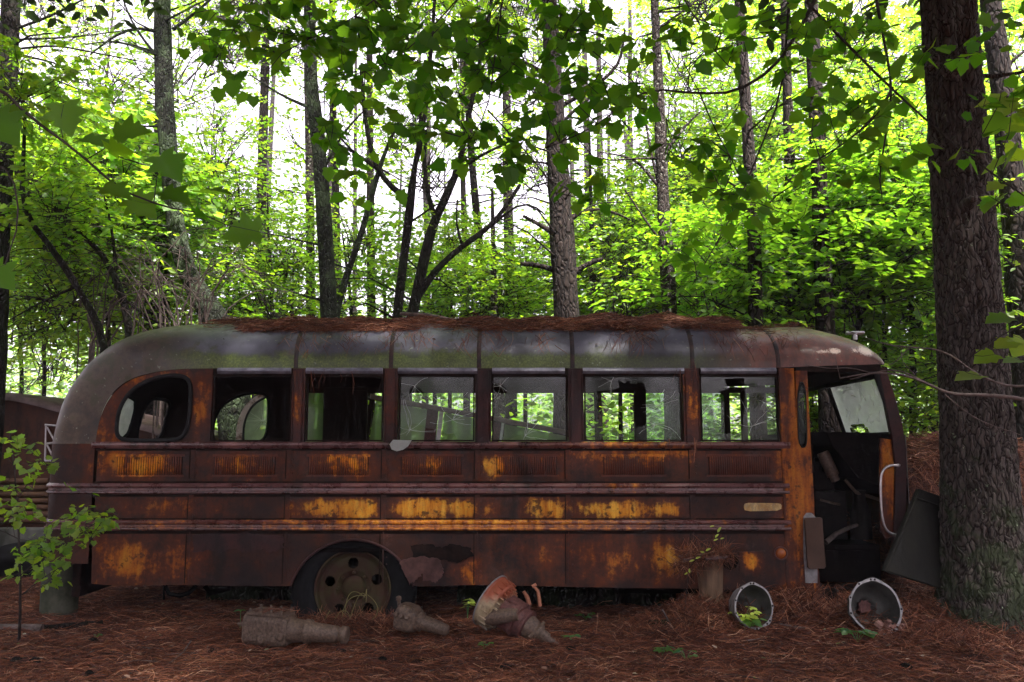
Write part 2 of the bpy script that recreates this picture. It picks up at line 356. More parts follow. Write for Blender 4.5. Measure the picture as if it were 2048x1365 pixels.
# ---------------------------------------------------------------- bus materials
SIDE = [(285, 935, 75, 32, .85), (235, 925, 60, 45, .6), (255, 1122, 85, 55, .75), (350, 1128, 50, 55, .55), (210, 860, 50, 60, .45), (300, 755, 130, 22, .5), (402, 812, 22, 75, .7),
        (650, 1018, 75, 26, 1.05), (715, 1018, 55, 24, 1.2), (850, 1017, 80, 26, 1.3), (925, 1018, 45, 24, 1.0), (975, 1020, 18, 24, .6), (1090, 1018, 55, 26, 1.0), (1245, 1020, 95, 24, 1.0), (1330, 1018, 45, 20, .8), (330, 1010, 100, 24, .45),
        (990, 935, 36, 34, 1.0), (1165, 912, 70, 34, .55), (1310, 905, 130, 28, .6), (1225, 1118, 95, 42, .5), (1335, 1122, 65, 48, .65), (700, 922, 80, 32, .5), (480, 930, 70, 30, .35), (860, 930, 60, 26, .3), (1575, 950, 30, 200, .55), (1590, 1180, 40, 30, .8), (935, 1145, 30, 40, .6), (1100, 1100, 60, 30, .3)]
YEL = [(700, 1018, 170, 30, 1.0), (870, 1018, 120, 30, 1.2), (1090, 1018, 60, 30, .9), (1250, 1020, 160, 30, 1.0), (990, 935, 50, 40, .7), (265, 935, 50, 30, .5), (1340, 1120, 50, 40, .5)]
M['side'] = paint('rusted_bus_paint', SIDE, yellow=YEL)
M['vent'] = paint('vent_rib_paint', SIDE, amount=.12, rust=[(.3, (.03, .012, .011)), (.45, (.07, .024, .019)), (.6, (.12, .038, .022)), (.8, (.2, .07, .03))])
M['trim'] = paint('highlit_worn_rail_paint', [(900, 1052, 520, 60, .75), (1240, 972, 90, 20, .4), (300, 1052, 200, 30, .3), (1250, 888, 180, 20, .5)], rough=(.2, .42), spec=.6,
                  rust=[(.3, (.03, .014, .015)), (.46, (.09, .035, .036)), (.6, (.17, .072, .07)), (.8, (.28, .13, .11))])  # rust tones lightened to imitate sky highlights along the rails
M['post'] = paint('rusted_post_paint', [(592, 800, 30, 40, .3), (1382, 800, 30, 70, .3), (780, 790, 20, 40, .2)], rust=[(.3, (.010, .006, .007)), (.45, (.032, .013, .014)), (.6, (.06, .022, .020)), (.8, (.10, .036, .022))])
M['front'] = paint('front_orange_paint', [(1600, 850, 60, 260, .95), (1605, 1000, 50, 250, .9), (1790, 950, 40, 130, .9)], cols=((.13, .028, .006), (.28, .075, .009), (.42, .15, .014)), streak=1.8)
M['steel'] = simple('dark_rusty_steel', (.003, .002, .002), (.018, .008, .006), .85, 12, spec=.15)
M['under'] = simple('black_chassis', (.002, .0015, .0015), (.006, .004, .0035), .9, 10, spec=.08)
M['rubber'] = simple('aged_rubber', (.003, .003, .0035), (.009, .0095, .011), .7, 20, bump=.15)
M['tyre'] = simple('tyre_rubber', (.003, .0033, .004), (.009, .0095, .011), .85, 14, bump=.2, spec=.2)
M['rim'] = simple('mossy_rim_paint', (.036, .013, .007), (.036, .030, .010), .8, 7, bump=.3, stops=(.4, .6))
M['chrome'] = simple('worn_chrome', (.42, .40, .42), (.6, .58, .6), .3, 20, metal=.9, bump=.1)
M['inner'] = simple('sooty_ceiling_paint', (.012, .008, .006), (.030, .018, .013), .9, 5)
M['board'] = simple('hardboard', (.05, .028, .020), (.075, .043, .031), .8, 6, bump=.1)
M['black'] = simple('black_iron', (.003, .0025, .0025), (.011, .008, .007), .75, 16, spec=.2)  # one even near-black iron colour
M['lens'] = simple('amber_lens', (.22, .05, .012), (.34, .10, .02), .25, 12, bump=.1)
M['silver'] = simple('grey_aluminium', (.16, .155, .16), (.32, .31, .32), .5, 14, metal=.35, bump=.2)
M['pinkrust'] = simple('peeled_pink_rust', (.034, .014, .012), (.085, .038, .034), .75, 14)
M['ribrust'] = simple('dark_rib_rust', (.012, .010, .012), (.06, .030, .026), .6, 9, stops=(.4, .68))
M['drip'] = simple('grey_lavender_moulding', (.10, .10, .13), (.24, .24, .30), .35, 12, bump=.1)
M['alu_in'] = simple('dull_aluminium', (.035, .035, .032), (.085, .085, .078), .6, 10, metal=.2, bump=.2)
M['cast'] = simple('greasy_cast_iron', (.034, .022, .016), (.17, .115, .085), .5, 55, bump=.2, bscale=120, stops=(.3, .7))
M['castred'] = simple('rusty_cast_iron', (.045, .017, .016), (.14, .058, .052), .6, 48, bump=.2, bscale=120, stops=(.3, .7))
def _roof():
    g = G('weathered_roof_paint'); p = g.coord(); xyz = g.sep(p)
    b = g.noise(p, 2.2, 6, .62); m = g.noise(p, 9, 9, .7); f = g.noise(p, 70, 5, .7); st = g.noise(p, 5, 6, .65, (3, 3, .5))
    col = g.ramp(b, [(.3, (.035, .035, .05)), (.5, (.075, .075, .105)), (.7, (.13, .13, .175))])
    col = g.mix(g.math('MULTIPLY', g.mr(m, .48, .7), .8), col, (.035, .030, .030))
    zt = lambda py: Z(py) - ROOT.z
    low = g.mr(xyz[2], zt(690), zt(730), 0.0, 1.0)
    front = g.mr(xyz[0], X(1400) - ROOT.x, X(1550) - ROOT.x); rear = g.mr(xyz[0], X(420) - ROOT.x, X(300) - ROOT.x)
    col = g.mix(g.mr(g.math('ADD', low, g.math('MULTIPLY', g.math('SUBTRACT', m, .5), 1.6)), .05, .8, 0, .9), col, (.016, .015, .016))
    mo = g.mr(g.math('ADD', g.math('ADD', g.math('MULTIPLY', low, .34), g.math('MULTIPLY', m, .5)), g.math('MULTIPLY', b, .35)), .44, .70)
    mo = g.math('MULTIPLY', mo, g.mr(xyz[0], X(1500) - ROOT.x, X(900) - ROOT.x, .25, 1.0))
    moc = g.ramp(g.math('ADD', g.math('MULTIPLY', f, .7), g.math('MULTIPLY', m, .3)), [(.3, (.016, .024, .007)), (.46, (.05, .075, .014)), (.58, (.11, .15, .03)), (.7, (.20, .24, .08))])
    col = g.mix(mo, col, moc)
    rearc = g.ramp(g.math('ADD', g.math('MULTIPLY', m, .6), g.math('MULTIPLY', b, .4)), [(.36, (.010, .006, .005)), (.44, (.034, .017, .012)), (.5, (.062, .040, .026)), (.56, (.034, .033, .015)), (.63, (.075, .048, .034)), (.7, (.10, .04, .02))])
    col = g.mix(g.math('MULTIPLY', rear, .97), col, rearc)
    fr = g.ramp(g.math('ADD', g.math('MULTIPLY', m, .6), g.math('MULTIPLY', st, .4)), [(.3, (.05, .022, .018)), (.48, (.12, .045, .033)), (.62, (.24, .075, .05)), (.8, (.16, .12, .10))])
    col = g.mix(g.math('MULTIPLY', front, .92), col, fr)
    sun_spots = patches_field(g, p, [(1672, 701, 16, 10, 1.0), (1650, 703, 26, 6, .6), (1738, 700, 22, 16, 1.5), (1715, 700, 18, 9, .7)])  # dapples of sunlight painted pale into the front roof colour
    col = g.mix(g.mr(g.math('ADD', sun_spots, g.math('MULTIPLY', g.math('ADD', g.math('SUBTRACT', m, .5), g.math('SUBTRACT', f, .5)), 1.6)), .2, .8), col, (.80, .66, .56))
    spk = g.mr(g.noise(p, 34, 3, .5), .68, .72); col = g.mix(g.math('MULTIPLY', spk, .55), col, (.22, .27, .19))
    edge = g.mr(g.noise(p, 3, 6, .7), .60, .72); col = g.mix(g.math('MULTIPLY', edge, .6), col, (.09, .03, .018))
    ins = g.n('ShaderNodeNewGeometry').outputs['Backfacing']
    h = g.math('ADD', m, g.math('MULTIPLY', f, .4))
    o = g.bsdf(col, g.mr(m, .3, .7, .32, .6), 0, .5, g.bump(h, .22, .006)); q = g.bsdf((.016, .010, .008), .9, 0, .2)
    mx = g.n('ShaderNodeMixShader'); g.L.new(ins, mx.inputs[0]); g.L.new(o, mx.inputs[1]); g.L.new(q, mx.inputs[2])
    return g.end(mx.outputs[0])
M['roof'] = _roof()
def glassmat(name, dust, amt, tint=(.74, .84, .76)):
    g = G(name); p = g.coord(); n = g.noise(p, 3, 7, .65); f = g.noise(p, 30, 5, .6)
    tr = g.n('ShaderNodeBsdfTransparent'); tr.inputs[0].default_value = (*tint, 1)
    d = g.n('ShaderNodeBsdfDiffuse'); d.inputs[0].default_value = (*dust, 1); t = g.n('ShaderNodeBsdfTranslucent'); t.inputs[0].default_value = (*[min(1, c * 1.5) for c in dust], 1)
    a = g.n('ShaderNodeMixShader'); a.inputs[0].default_value = .65; g.L.new(d.outputs[0], a.inputs[1]); g.L.new(t.outputs[0], a.inputs[2])
    b = g.n('ShaderNodeMixShader'); g.set(b.inputs[0], g.math('ADD', g.mr(n, .3, .7, amt[0], amt[1]), g.mr(f, .62, .75, 0, .12))); g.L.new(tr.outputs[0], b.inputs[1]); g.L.new(a.outputs[0], b.inputs[2])
    gl = g.n('ShaderNodeBsdfGlossy'); gl.inputs['Roughness'].default_value = .08
    c = g.n('ShaderNodeMixShader'); c.inputs[0].default_value = .05; g.L.new(b.outputs[0], c.inputs[1]); g.L.new(gl.outputs[0], c.inputs[2])
    return g.end(c.outputs[0])
M['glass'] = glassmat('dusty_window_glass', (.16, .22, .14), (.04, .22))
M['glass_moss'] = glassmat('mossy_window_glass', (.26, .32, .17), (.55, .85))
M['glass_grey'] = glassmat('frosted_cracked_glass', (.42, .48, .42), (.5, .85), (.85, .92, .88))
M['crack'] = simple('glass_fracture', (.45, .5, .47), (.7, .75, .72), .4, 20, bump=0)
# ---------------------------------------------------------------- the bus
bus = empty('school_bus', ROOT, 'derelict rusty old school bus with missing windows, standing broadside in the woods', 'bus')
ES = [(190, 888, 104, 888), (197, 850, 113, 845), (207, 815, 132, 792), (225, 785, 160, 748), (255, 760, 200, 706), (300, 746, 262, 674), (350, 739, 335, 656), (410, 737, 405, 648), (500, 737, 500, 644), (700, 737, 700, 643), (900, 737, 900, 643),
      (1100, 737, 1100, 643), (1300, 737, 1300, 643), (1480, 737, 1480, 642), (1560, 736, 1556, 646), (1620, 733, 1624, 653), (1680, 731, 1688, 668), (1725, 730, 1738, 691), (1750, 729, 1761, 713), (1761, 729, 1769, 728)]
ES = chaikin(ES, 3, False)
NS = 72; ang = np.linspace(0, math.pi, NS * 2 + 1); 
roofrows = []; roofk = []
for ex, ez, sx, sz in ES:
    E = W(ex, ez, N); d = W(sx, sz, N) - E; d.normalize(); dp = np.array([sx - ex, sz - ez], float); want = np.linalg.norm(dp); dp /= want
    EXP = 2.0 / (2.35 + 1.9 * float(smooth(430, 240, ex))); rise = np.sin(ang).clip(0) ** EXP; YS = MID - np.sign(np.cos(ang)) * np.abs(np.cos(ang)) ** EXP * (F - N) / 2
    e0 = proj(E)[0]
    def far_px(k):
        P = np.stack([E.x + d.x * k * rise[:NS + 1], YS[:NS + 1], E.z + d.z * k * rise[:NS + 1]], 1)
        return ((proj(P) - e0) @ dp).max()
    lo, hi = .01, (.42 if ex > 1500 else .9)
    for _ in range(40):
        mid = (lo + hi) / 2
        if far_px(mid) < want: lo = mid
        else: hi = mid
    roofk.append(lo)
    roofrows.append([Vector((E.x + d.x * lo * r, y, E.z + d.z * lo * r)) for r, y in zip(rise, YS)])
def flip(mb): mb.f = [f[::-1] for f in mb.f]
for i, r in enumerate(roofrows):                 # dents and ripples of the old sheet metal
    ex = ES[i][0]; amp = (.005 + .020 * float(smooth(460, 330, ex))) * float(smooth(0, 14, i)) * float(smooth(len(ES) - 1, len(ES) - 12, i))
    for j, p in enumerate(r):
        q = Vector((p.x * 2.6, p.y * 2.2, p.z * 2.6)); n_ = (p - Vector((p.x + (.3 if ex < 400 else 0), MID, p.z - .45))).normalized()
        r[j] = p + n_ * amp * math.sin(math.pi * j / (2 * NS)) ** .6 * (noise.noise(q) + .5 * noise.noise(q * 2.3))
RR = np.array([[tuple(p) for p in r] for r in roofrows])
def in_rear_window(p):
    for (a, b) in ((7.30, 8.36), (8.52, 8.86)):
        cy, cz, hw, hh = (a + b) / 2, 1.575, (b - a) / 2, .21
        if p.x < -2.95 and (abs((p.y - cy) / hw) ** 4 + abs((p.z - cz) / hh) ** 4) < 1: return True
    return False
mb = MB()
mb.grid(roofrows, 0, True, lambda i, j: not in_rear_window((roofrows[i][j] + roofrows[i + 1][j + 1]) / 2))
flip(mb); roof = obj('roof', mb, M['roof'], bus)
def on_roof(px, s):                         # px at the eave, s 0..1 over the arc
    ex = np.array([e[0] for e in ES]); i = int(np.clip(np.searchsorted(ex, px) - 1, 0, len(ES) - 2)); t = (px - ex[i]) / (ex[i + 1] - ex[i])
    j = s * 2 * NS; j0 = int(min(j, 2 * NS - 1)); u = j - j0
    a = roofrows[i][j0].lerp(roofrows[i][j0 + 1], u); b = roofrows[i + 1][j0].lerp(roofrows[i + 1][j0 + 1], u); return a.lerp(b, t)
for px in (592, 782, 958, 1145, 1385, 1557):      # pressed ribs over the roof
    mb = MB(); rows = []
    for s in np.linspace(0.0, 1.0, 60):
        c = on_roof(px, s); o = (c - Vector((c.x, MID, c.z - .45))).normalized(); wx = .017
        rows.append([c + Vector((-wx, 0, 0)) + o * .001, c + Vector((-wx * .6, 0, 0)) + o * .005, c + Vector((wx * .6, 0, 0)) + o * .005, c + Vector((wx, 0, 0)) + o * .001])
    mb.grid(rows); obj('roof_rib', mb, M['ribrust'], roof)
# plan outline at the belt: rear centre round the near corner and along the side
plan = [(p.x, p.y) for p in roofrows[0][::-1]][NS // 1:]   # rear centre -> near side
plan = plan[::3]
def offset_plan(pl, o):
    out = []
    for i, p in enumerate(pl):
        a, b = Vector(pl[max(i - 1, 0)]), Vector(pl[min(i + 1, len(pl) - 1)]); t = (b - a).normalized(); out.append((p[0] + t.y * o, p[1] - t.x * o))
    return out
def sweep(mb, pl, prof, mat=0, endcap=True):
    rows = []
    for i, p in enumerate(pl):
        a, b = Vector(pl[max(i - 1, 0)]), Vector(pl[min(i + 1, len(pl) - 1)]); t = (b - a).normalized(); n = Vector((t.y, -t.x))
        rows.append([Vector((p[0] + n.x * o, p[1] + n.y * o, z)) for o, z in prof])
    mb.grid(rows, mat, False)
    if endcap: mb.add(rows[-1], [tuple(range(len(prof)))[::-1]], mat)
zb, zsk, zrc = Z(888), Z(1172), Z(1128)
xe = roofrows[0][0].x
full_plan = [(p.x, p.y) for p in roofrows[0]]
mb = MB(); rows = [[Vector((x, y, z)) for x, y in full_plan] for z in np.linspace(zb, zrc, 12)]
mb.grid(rows, 0, True)
rear = obj('rear_body', mb, M['side'], bus)
for (a, b) in ((7.30, 8.36), (8.52, 8.86)):       # rear windows in the curved back
    mb = MB(); pts = []
    cy, cz, hw, hh = (a + b) / 2, 1.575, (b - a) / 2, .21
    def on_back(y, z):
        best = min((abs(p.z - z) + abs(p.y - y), p) for r in roofrows[:60] for p in r)[1]; return Vector((best.x, y, z))
    for k in range(40):
        t = 2 * math.pi * k / 40; c, s = math.cos(t), math.sin(t); q = (abs(c) ** 4 + abs(s) ** 4) ** -.25
        pts.append(on_back(cy + hw * c * q, cz + hh * s * q))
    mb.tube(pts, .016, 8, closed=True); fr = obj('rear_window', mb, M['rubber'], bus)
    if a < 8.4:
        mb = MB(); c0 = sum(pts, Vector()) / 40; mb.add(pts + [c0], [(i, (i + 1) % 40, 40) for i in range(40)], 0)
        rr = random.Random(3)
        for k in range(16):
            t = rr.uniform(0, 6.28); st_ = c0 + Vector((0.004, -.12 + rr.uniform(-.03, .03), -.13)); e = st_ + Vector((0, math.cos(t), abs(math.sin(t)))) * rr.uniform(.06, .24)
            mb.tube([st_, (st_ + e) / 2 + Vector((0, rr.uniform(-.01, .01), rr.uniform(-.01, .01))), e], [.0022, .0016, .0008], 4, 1)
        obj('pane', mb, [M['glass_grey'], M['crack']], fr)
# near side below the belt with the wheel arch
mb = MB(); arch = [(708 + 126 * math.cos(t), 1206 - 126 * math.sin(t)) for t in np.linspace(math.pi - .27, .27, 30)]
out = [(190, 888), (190, 1100), (192, 1168), (240, 1172), (380, 1170), (480, 1173)] + arch + [(845, 1173), (960, 1170), (1130, 1174), (1240, 1176), (1400, 1178), (1500, 1182), (1583, 1186), (1583, 888)]
o2 = [(X(x, N, 1000), Z(y)) for x, y in out]; mb.prism(o2, N, N + .03)
for px in (383, 576, 768, 955, 1137, 1386):       # pillar strips and their rivet rows
    mb.bx(X(px, N, 1000) - .020, X(px, N, 1000) + .016, N - .004, N + .001, Z(960), Z(900)); mb.bx(X(px, N, 1000) - .020, X(px, N, 1000) + .016, N - .004, N + .001, Z(1040), Z(990))
    mb.bx(X(px, N, 1000) - .004, X(px, N, 1000) + .004, N - .005, N + .001, Z(1166), Z(1064))
    for y in range(905, 1165, 14):
        if not (960 < y < 992 or 1036 < y < 1066): mb.lathe([(0, .006), (.005, .004)], (X(px + 7, N, 1000), N, Z(y)), (0, -1, 0), 6)
for px in (383, 576, 768, 955, 1137, 1386):
    for (ya, yb) in ((958, 900), (1038, 992), (1168, 1066)): mb.bx(X(px, N, 1000) - .0285, X(px, N, 1000) - .0215, N - .003, N + .002, Z(ya), Z(yb), 1)
for (ya, yb) in ((902, 898), (994, 989), (1068, 1062), (1040, 1037), (966, 963)): mb.bx(xe + .01, X(1580, N, 1000), N - .0022, N + .002, Z(ya), Z(yb), 1)
side = obj('side_wall', mb, [M['side'], M['steel']], bus)
mb = MB()                                          # rolled lip of the arch, black sheet painted as a dark hole, peeled patch, torn plate
mb.tube([Vector((X(x, N, 1000), N - .004, Z(y))) for x, y in arch], .010, 8)
obj('wheel_arch_lip', mb, M['post'], bus)
for k, (pl, dy) in enumerate([([(820, 1092), (850, 1088), (885, 1095), (900, 1089), (940, 1092), (948, 1112), (930, 1120), (915, 1128), (890, 1120), (862, 1126), (832, 1116)], .006),
                              ([(800, 1122), (850, 1112), (880, 1118), (888, 1140), (885, 1155), (872, 1166), (862, 1160), (850, 1163), (846, 1148), (836, 1160), (822, 1168), (812, 1150)], .012),
                              ([(388, 1070), (478, 1068), (572, 1072), (570, 1098), (545, 1106), (530, 1098), (500, 1104), (470, 1098), (445, 1104), (420, 1100), (392, 1106)], .005)]):
    mb = MB(); rj = random.Random(k); pj = []
    for a_, b_ in zip(pl, pl[1:] + pl[:1]):
        for t in np.linspace(0, 1, 7)[:-1]: pj.append((a_[0] + (b_[0] - a_[0]) * t + rj.gauss(0, 1.3), a_[1] + (b_[1] - a_[1]) * t + rj.gauss(0, 1.3)))
    mb.prism([(X(x, N, 1000), Z(y)) for x, y in pj], N - dy - .003, N - dy * .3); obj('torn_skin_or_hole', mb, [M['steel'], M['pinkrust'], M['post']][k], bus)
# upper quarter panel with the D window, posts, header and belt
ECUR = [(e[0], e[1]) for e in ES if e[0] <= 408]
DW = chaikin([(234, 862), (238, 815), (262, 778), (302, 757), (345, 750), (374, 756), (381, 782), (379, 850), (368, 877), (345, 882), (262, 882), (241, 877)], 2)
def toxz(pts, Y=N): return [(X(x, Y, 830), Z(y, Y)) for x, y in pts]
quarter = toxz(ECUR + [(422, 737), (422, 889), (190, 889)])
mb = MB(); mb.holed([quarter, toxz(DW)], N + .002, 0, .03); obj('quarter_panel', mb, M['side'], bus)
mb = MB(); mb.tube([Vector((x, N - .004, z)) for x, z in toxz(DW)], .0165, 8, closed=True); obj('quarter_window', mb, M['rubber'], bus)
for a, b in ((583, 609), (768, 795), (950, 982), (1137, 1167), (1367, 1400)):
    mb = MB(); xa, xb = X(a), X(b); mb.bx(xa, xb, N + .002, N + .05, Z(889), Z(737)); mb.bx(xa + .02, xb - .02, N - .012, N + .003, Z(886), Z(742)); mb.bx(xa, xa + .008, N - .008, N + .003, Z(884), Z(752)); mb.bx(xb - .008, xb, N - .008, N + .003, Z(884), Z(752))
    for y in (760, 800, 850, 875): mb.lathe([(0, .005), (.004, .003)], ((xa + xb) / 2, N - .012, Z(y)), (0, -1, 0), 6)
    obj('window_post', mb, M['post'], bus, bevel=.003)
mb = MB(); mb.bx(X(1560), X(1591), N - .006, N + .05, Z(1188), Z(737)); mb.bx(X(1563), X(1566), N - .010, N, Z(884), Z(752))
for y in range(760, 1170, 22): mb.lathe([(0, .005), (.004, .003)], (X(1583), N - .006, Z(y)), (0, -1, 0), 6)
obj('front_post', mb, M['front'], bus, bevel=.004)
mb = MB(); mb.bx(X(422), X(1591), N + .004, N + .05, Z(751), Z(736)); obj('window_header', mb, M['steel'], bus)
side_x = list(np.linspace(xe + .02, X(1578, N, 970), 30))
wrap = [p for p in plan] + [(x, N) for x in side_x]
mb = MB(); mb2 = [(0, Z(898)), (.010, Z(897)), (.022, Z(891)), (.018, Z(887)), (.004, Z(884)), (0, Z(884))]
sweep(mb, [(x, N) for x in np.linspace(X(188), X(1577), 40)], mb2); obj('belt_rail', mb, M['trim'], bus)
for y0 in (967, 1040):
    mb = MB()
    pr = [(0, y0 + 21), (.010, y0 + 21), (.020, y0 + 18.5), (.018, y0 + 16.5), (.006, y0 + 15), (.005, y0 + 10), (.022, y0 + 8), (.024, y0 + 5), (.014, y0 + 2), (.004, y0), (0, y0)]
    sweep(mb, wrap, [(o, Z(y)) for o, y in pr])
    for x in side_x[1:-1]: mb.lathe([(0, .005), (.004, .003)], (x, N - .013, Z(y0 + 3)), (0, -1, .6), 6)
    obj('rub_rail', mb, M['trim'], bus)
for x0, x1 in ((238, 362), (432, 548), (620, 734), (806, 920), (996, 1110), (1210, 1326), (1420, 1536)):
    mb = MB(); z0, z1 = Z(950), Z(913); n = 27
    for i in range(n):
        x = X(x0, N, 930) + (X(x1, N, 930) - X(x0, N, 930)) * i / (n - 1)
        mb.lathe([(0, .003), (.005, .0072), (z1 - z0 - .005, .0072), (z1 - z0, .003)], (x, N - .007, z0), (0, 0, 1), 8)
    mb.bx(X(x0 - 3, N, 930), X(x1 + 3, N, 930), N - .0045, N + .001, z0, z1, 1)
    mb.bx(X(x0 - 7, N, 930), X(x1 + 7, N, 930), N - .007, N + .001, Z(914), Z(909)); mb.bx(X(x0 - 7, N, 930), X(x1 + 7, N, 930), N - .007, N + .001, Z(954), Z(950))
    obj('louvre_vent', mb, [M['vent'], M['steel']], bus)
# drip mouldings over the windows
for x0, x1 in ((432, 580), (610, 764), (795, 954), (984, 1130), (1166, 1370), (1403, 1555)):
    mb = MB(); rr = random.Random(x0); xs = np.linspace(X(x0), X(x1), 14)
    sweep(mb, [(x, N + .002 + rr.uniform(-.002, .002)) for x in xs], [(0, Z(747)), (.006, Z(748)), (.020, Z(745)), (.026, Z(742.5)), (.018, Z(739)), (.006, Z(736)), (0, Z(736))])
    obj('drip_moulding', mb, M['drip'], bus)
# windows: dark frame, glass with its breaks
def cracks(mb, c, n, r0, r1, seed, y, box, mat=1):
    rr = random.Random(seed)
    for k in range(n):
        t = rr.uniform(0, 6.283); p = Vector((X(c[0]), y, Z(c[1]))); pts = [p]; L = rr.uniform(r0, r1)
        for q in range(4):
            t += rr.uniform(-.35, .35); p = p + Vector((math.cos(t), 0, math.sin(t))) * L / 4; pts.append(p)
        pts = [q for q in pts if X(box[0]) < q.x < X(box[1]) and Z(882) < q.z < Z(752)]
        if len(pts) > 1: mb.tube(pts, [.0014] + [.0008] * (len(pts) - 1), 4, mat)
def rect(a, b, t=752, u=883): return [(a, t), (b, t), (b, u), (a, u)]
WIN = [((424, 581), []), ((611, 766), []),
       ((797, 949), [[(797, 752), (949, 752), (949, 883), (914, 883), (909, 866), (890, 870), (886, 858), (850, 857), (838, 846), (812, 852), (800, 868), (797, 883)], [(816, 786), (819, 776), (828, 771), (838, 776), (848, 787), (834, 789)]]),
       ((984, 1135), [[(984, 752), (1135, 752), (1135, 883), (1075, 883), (1068, 874), (1054, 882), (1046, 871), (1030, 874), (1012, 883), (984, 883)], [(985, 776), (993, 767), (1005, 768), (1012, 778), (1014, 787), (998, 789)]]),
       ((1169, 1365), [[(1169, 752), (1365, 752), (1365, 883), (1169, 883)], [(1196, 783), (1240, 777), (1238, 759), (1250, 766), (1262, 760), (1264, 768), (1290, 766), (1296, 790), (1292, 850), (1270, 854), (1240, 862), (1204, 858), (1196, 830)]]),
       ((1402, 1558), [[(1402, 752), (1558, 752), (1558, 883), (1402, 883)], [(1452, 758), (1492, 756), (1494, 790), (1486, 860), (1470, 868), (1432, 866), (1428, 800), (1442, 782), (1460, 778)]])]
for i, ((a, b), loops) in enumerate(WIN):
    mb = MB(); xa, xb = X(a), X(b); za, zt_ = Z(883), Z(751); t = .011
    mb.bx(xa, xa + t, N + .006, N + .040, za, zt_); mb.bx(xb - t, xb, N + .006, N + .040, za, zt_); mb.bx(xa + t, xb - t, N + .006, N + .040, za, za + t); mb.bx(xa + t, xb - t, N + .006, N + .040, zt_ - t, zt_)
    fr = obj('window', mb, M['steel'], bus)
    if loops:
        mb = MB(); mb.holed([toxz(l) for l in loops], N + .025)
        if i == 2: cracks(mb, (820, 860), 9, .06, .26, 5, N + .023, (a, b)); cracks(mb, (828, 772), 6, .05, .14, 6, N + .023, (a, b)); cracks(mb, (905, 840), 7, .05, .25, 8, N + .023, (a, b))
        if i == 3: cracks(mb, (1000, 772), 8, .05, .2, 9, N + .023, (a, b)); cracks(mb, (1050, 872), 6, .05, .2, 19, N + .023, (a, b))
        if i == 4: cracks(mb, (1310, 850), 8, .06, .25, 10, N + .023, (a, b)); cracks(mb, (1320, 810), 7, .05, .2, 11, N + .023, (a, b)); cracks(mb, (1225, 762), 8, .05, .16, 18, N + .023, (a, b))
        if i == 5: cracks(mb, (1505, 853), 7, .06, .3, 12, N + .023, (a, b)); cracks(mb, (1412, 820), 5, .05, .2, 14, N + .023, (a, b)); cracks(mb, (1530, 805), 6, .04, .12, 15, N + .023, (a, b))
        obj('pane', mb, [M['glass'], M['crack']], fr)
# far side: header, quarter panel, a few posts, low wall
XF = lambda px: X(px)
mb = MB(); mb.holed([quarter, toxz(DW)], F - .03, 0, .03); obj('quarter_panel', mb, M['inner'], bus)
mb = MB(); mb.tube([Vector((x, F - .034, z)) for x, z in toxz(DW)], .014, 8, closed=True); obj('quarter_window', mb, M['rubber'], bus)
mb = MB(); mb.bx(XF(422), XF(1764), F - .04, F - .004, Z(751), Z(736)); obj('window_header', mb, M['inner'], bus)
for a, b in ((422, 470), (525, 641), (1347, 1379), (1586, 1600), (1630, 1646)):
    mb = MB(); mb.bx(XF(a), XF(b), F - .045, F - .002, Z(889), Z(737)); mb.bx(XF(a) + .01, XF(b) - .01, F - .055, F - .045, Z(889), Z(745)); obj('window_post', mb, M['inner'], bus, bevel=.003)
mb = MB(); mb.bx(XF(470), XF(525), F - .03, F - .024, Z(885), Z(751)); obj('side_pane', mb, M['glass_moss'], bus)
mb = MB(); mb.bx(XF(1379) , XF(1586), F - .03, F - .026, Z(885), Z(751)); obj('side_pane', mb, M['glass'], bus)
mb = MB(); mb.bx(xe, X(1780, N, 1000), F - .03, F, Z(1172), Z(889)); obj('side_wall', mb, M['inner'], bus)
# floor, chassis, wheels
mb = MB(); mb.bx(xe - .15, X(1640, N, 1000), N + .035, F - .035, .52, .55); mb.bx(X(1640, N, 1000), X(1800, N, 1000), N + .75, F - .035, .52, .55); obj('floor', mb, M['under'], bus)
mb = MB()
for y in (N + .55, F - .55): mb.bx(-3.5, 2.75, y - .05, y + .05, .30, .50)
for x in (-3.3, -2.4, -.4, .6, 1.6, 2.5): mb.bx(x - .04, x + .04, N + .6, F - .6, .32, .48)
mb.tube([(X(708, N, 1170), N + .3, .2), (X(708, N, 1170), F - .3, .2)], .07, 12); mb.lathe([(-.2, .08), (-.1, .18), (.1, .18), (.2, .08)], (X(708, N, 1170), MID, .2), (0, 1, 0), 16)
mb.tube([W(330, 1172, 7.2), W(338, 1188, 7.2), W(360, 1192, 7.2), W(378, 1186, 7.2), W(392, 1172, 7.2)], .018, 8); mb.tube([W(410, 1172, 7.1), W(420, 1186, 7.1), W(460, 1176, 7.1)], .022, 8); mb.tube([W(327, 1165, 7.1), W(328, 1200, 7.1)], .008, 6)
mb.bx(X(1225, 7.4, 1170), X(1500, 7.4, 1170), 7.0, 8.2, .18, .50)
obj('chassis', mb, M['under'], bus)
mb = MB(); mb.bx(X(150, 7.0, 1150), X(168, 7.0, 1150), 6.95, 8.7, .16, .42); obj('rear_bumper', mb, M['steel'], bus, bevel=.01)
